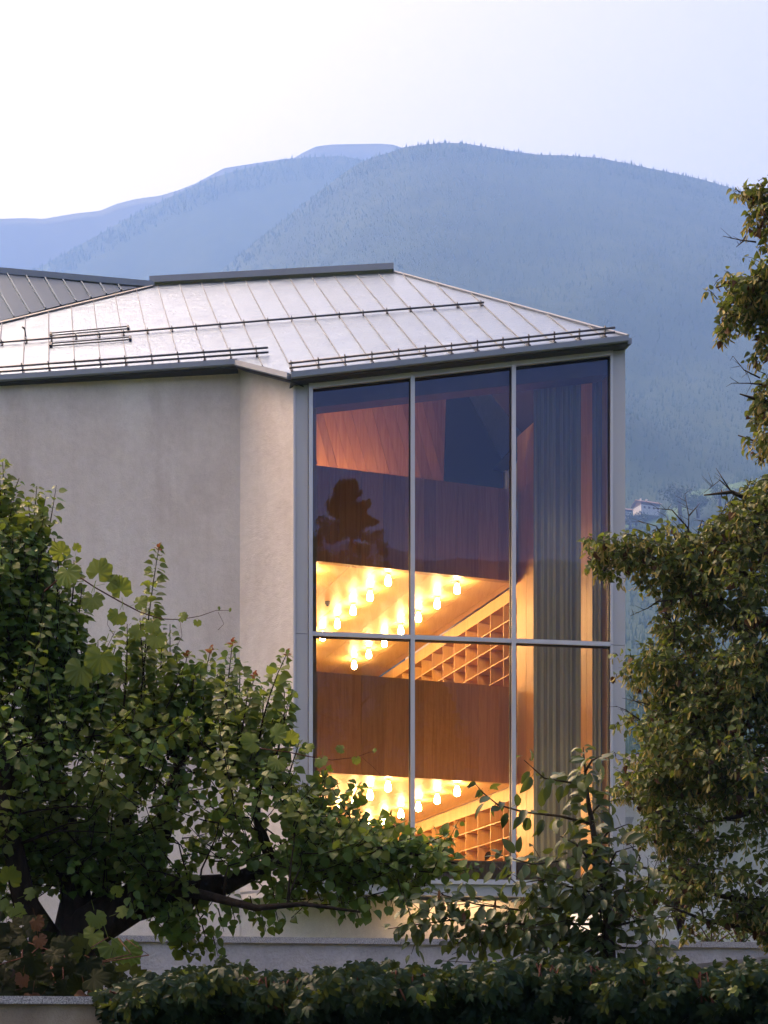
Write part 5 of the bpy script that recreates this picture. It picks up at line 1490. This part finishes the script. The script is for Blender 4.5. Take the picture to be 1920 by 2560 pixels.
shrub(1850, 2372, 24, .55, .7, 420, 3, 'bright green bushy shrub above the coping at the far right')
shrub(1780, 2372, 24.5, .5, .5, 300, 4, 'small dark green shrub beside the brighter one at the right', mat='leaf_linden')
shrub(1610, 2330, 27, .6, .9, 420, 6, 'loose green shrub below the white house corner')
shrub(1545, 2320, 26.5, .45, .7, 300, 7, 'thin green shrub under the right end of the box')
shrub(1700, 2340, 40, 1.1, 3.4, 1500, 8, 'feathery dark conifer in front of the white house', 'cherry', 'leaf_linden', .09)

def round_tree(px, py, Y, w, h, seed, label, mat='forest_tree', n=900, group=None, world=None, leaf=.9):
    r = np.random.default_rng(seed); c = P(px, py, Y) if world is None else Vector(world)
    t = thing('broadleaf_tree', c, label, 'tree', group)
    MB().tube([c - UP * 1.0, c + UP * h * .3, c + UP * h * .75], [w * .07, w * .055, w * .015], 8).build('trunk', M['bark_grey'], t, True)
    lv = Leaves(); cl = [(r.normal(0, .42, 3) * (1, 1, .8), r.uniform(.25, .5)) for _ in range(26)]
    for i in range(n):
        q, rr = cl[int(r.integers(len(cl)))]; d = unit(r.normal(0, 1, 3)); v = q + d * rr * r.uniform(.5, 1)
        p = (c.x + v[0] * w * .5, c.y + v[1] * w * .5, c.z + h * .58 + v[2] * h * .42)
        if p[2] < c.z + h * .12: continue
        lv.add(p, unit(r.normal(0, 1, 3) + (0, 0, -.4)), unit(d + r.normal(0, .5, 3)), leaf * r.uniform(.7, 1.3))
    plant_leaves(lv, 'linden', M[mat], t, name='crown', nsingle=0, r=r)
for i, (px, py, w, h) in enumerate(((1700, 1300, 95, 95), (1655, 1306, 34, 34), (1590, 1310, 60, 26), (1745, 1290, 70, 60), (1575, 1318, 50, 24), (1800, 1262, 60, 50))):
    Yt = hillY(px, py) * .985
    round_tree(px, py, Yt, w * Yt / F, h * Yt / F, 60 + i, ['large round hazy tree right of the hillside farmhouse', 'small hazy tree touching the farmhouse gable', 'low hazy trees below the farmhouse wall', 'hazy tree above the bare twigs right of the farmhouse', 'low hazy hedge tree by the frame below the barn', 'pale hazy tree beside the hillside meadow'][i], n=700, leaf=.045 * w * Yt / F, group='trees round the hillside farm')

# a tall tree across the street, behind the camera: the left panes mirror it
def street_tree():
    r = np.random.default_rng(19); bx_, by_ = 8.0, -3.6
    t = thing('street_tree', (bx_, by_, 0), 'tall dark tree across the street, mirrored in the upper left panes', 'tree')
    MB().tube([(bx_, by_, 0), (bx_, by_, 10), (bx_ + .1, by_, 19), (bx_ + .1, by_, 24)], [.4, .3, .16, .03], 10).build('trunk', M['bark_grey'], t, True)
    lv = Leaves(); 
    cl = []
    for k in range(520):
        f = r.uniform(0, 1); z = 7 + 17.8 * f; R = (9.0 * (1 - f) ** .85 + .3); a = r.uniform(0, 6.28); q = R * math.sqrt(r.uniform(.05, 1)) * .8
        cl.append((bx_ + q * math.cos(a), by_ + q * math.sin(a), z, .22 + .5 * (1 - f)))
    for i in range(30000):
        x, y, z, s = cl[int(r.integers(len(cl)))]; d = unit(r.normal(0, 1, 3)); m = s * r.uniform(.2, 1) 
        lv.add((x + d[0] * m, y + d[1] * m, z + d[2] * m * .7), unit(d + (0, 0, -.6) + r.normal(0, .4, 3)), unit((0, 0, 1) + r.normal(0, .6, 3)), r.uniform(.09, .14))
    for k in range(16):
        x, y, z, s = cl[k]; MB().tube([(bx_, by_, z - 1.2), ((bx_ + x) / 2, (by_ + y) / 2, z - .5), (x, y, z)], [.07, .04, .012], 5).build('limb', M['bark_grey'], t, True)
    plant_leaves(lv, 'linden', M['leaf_linden'], t, name='crown', nsingle=0, r=r)
street_tree()
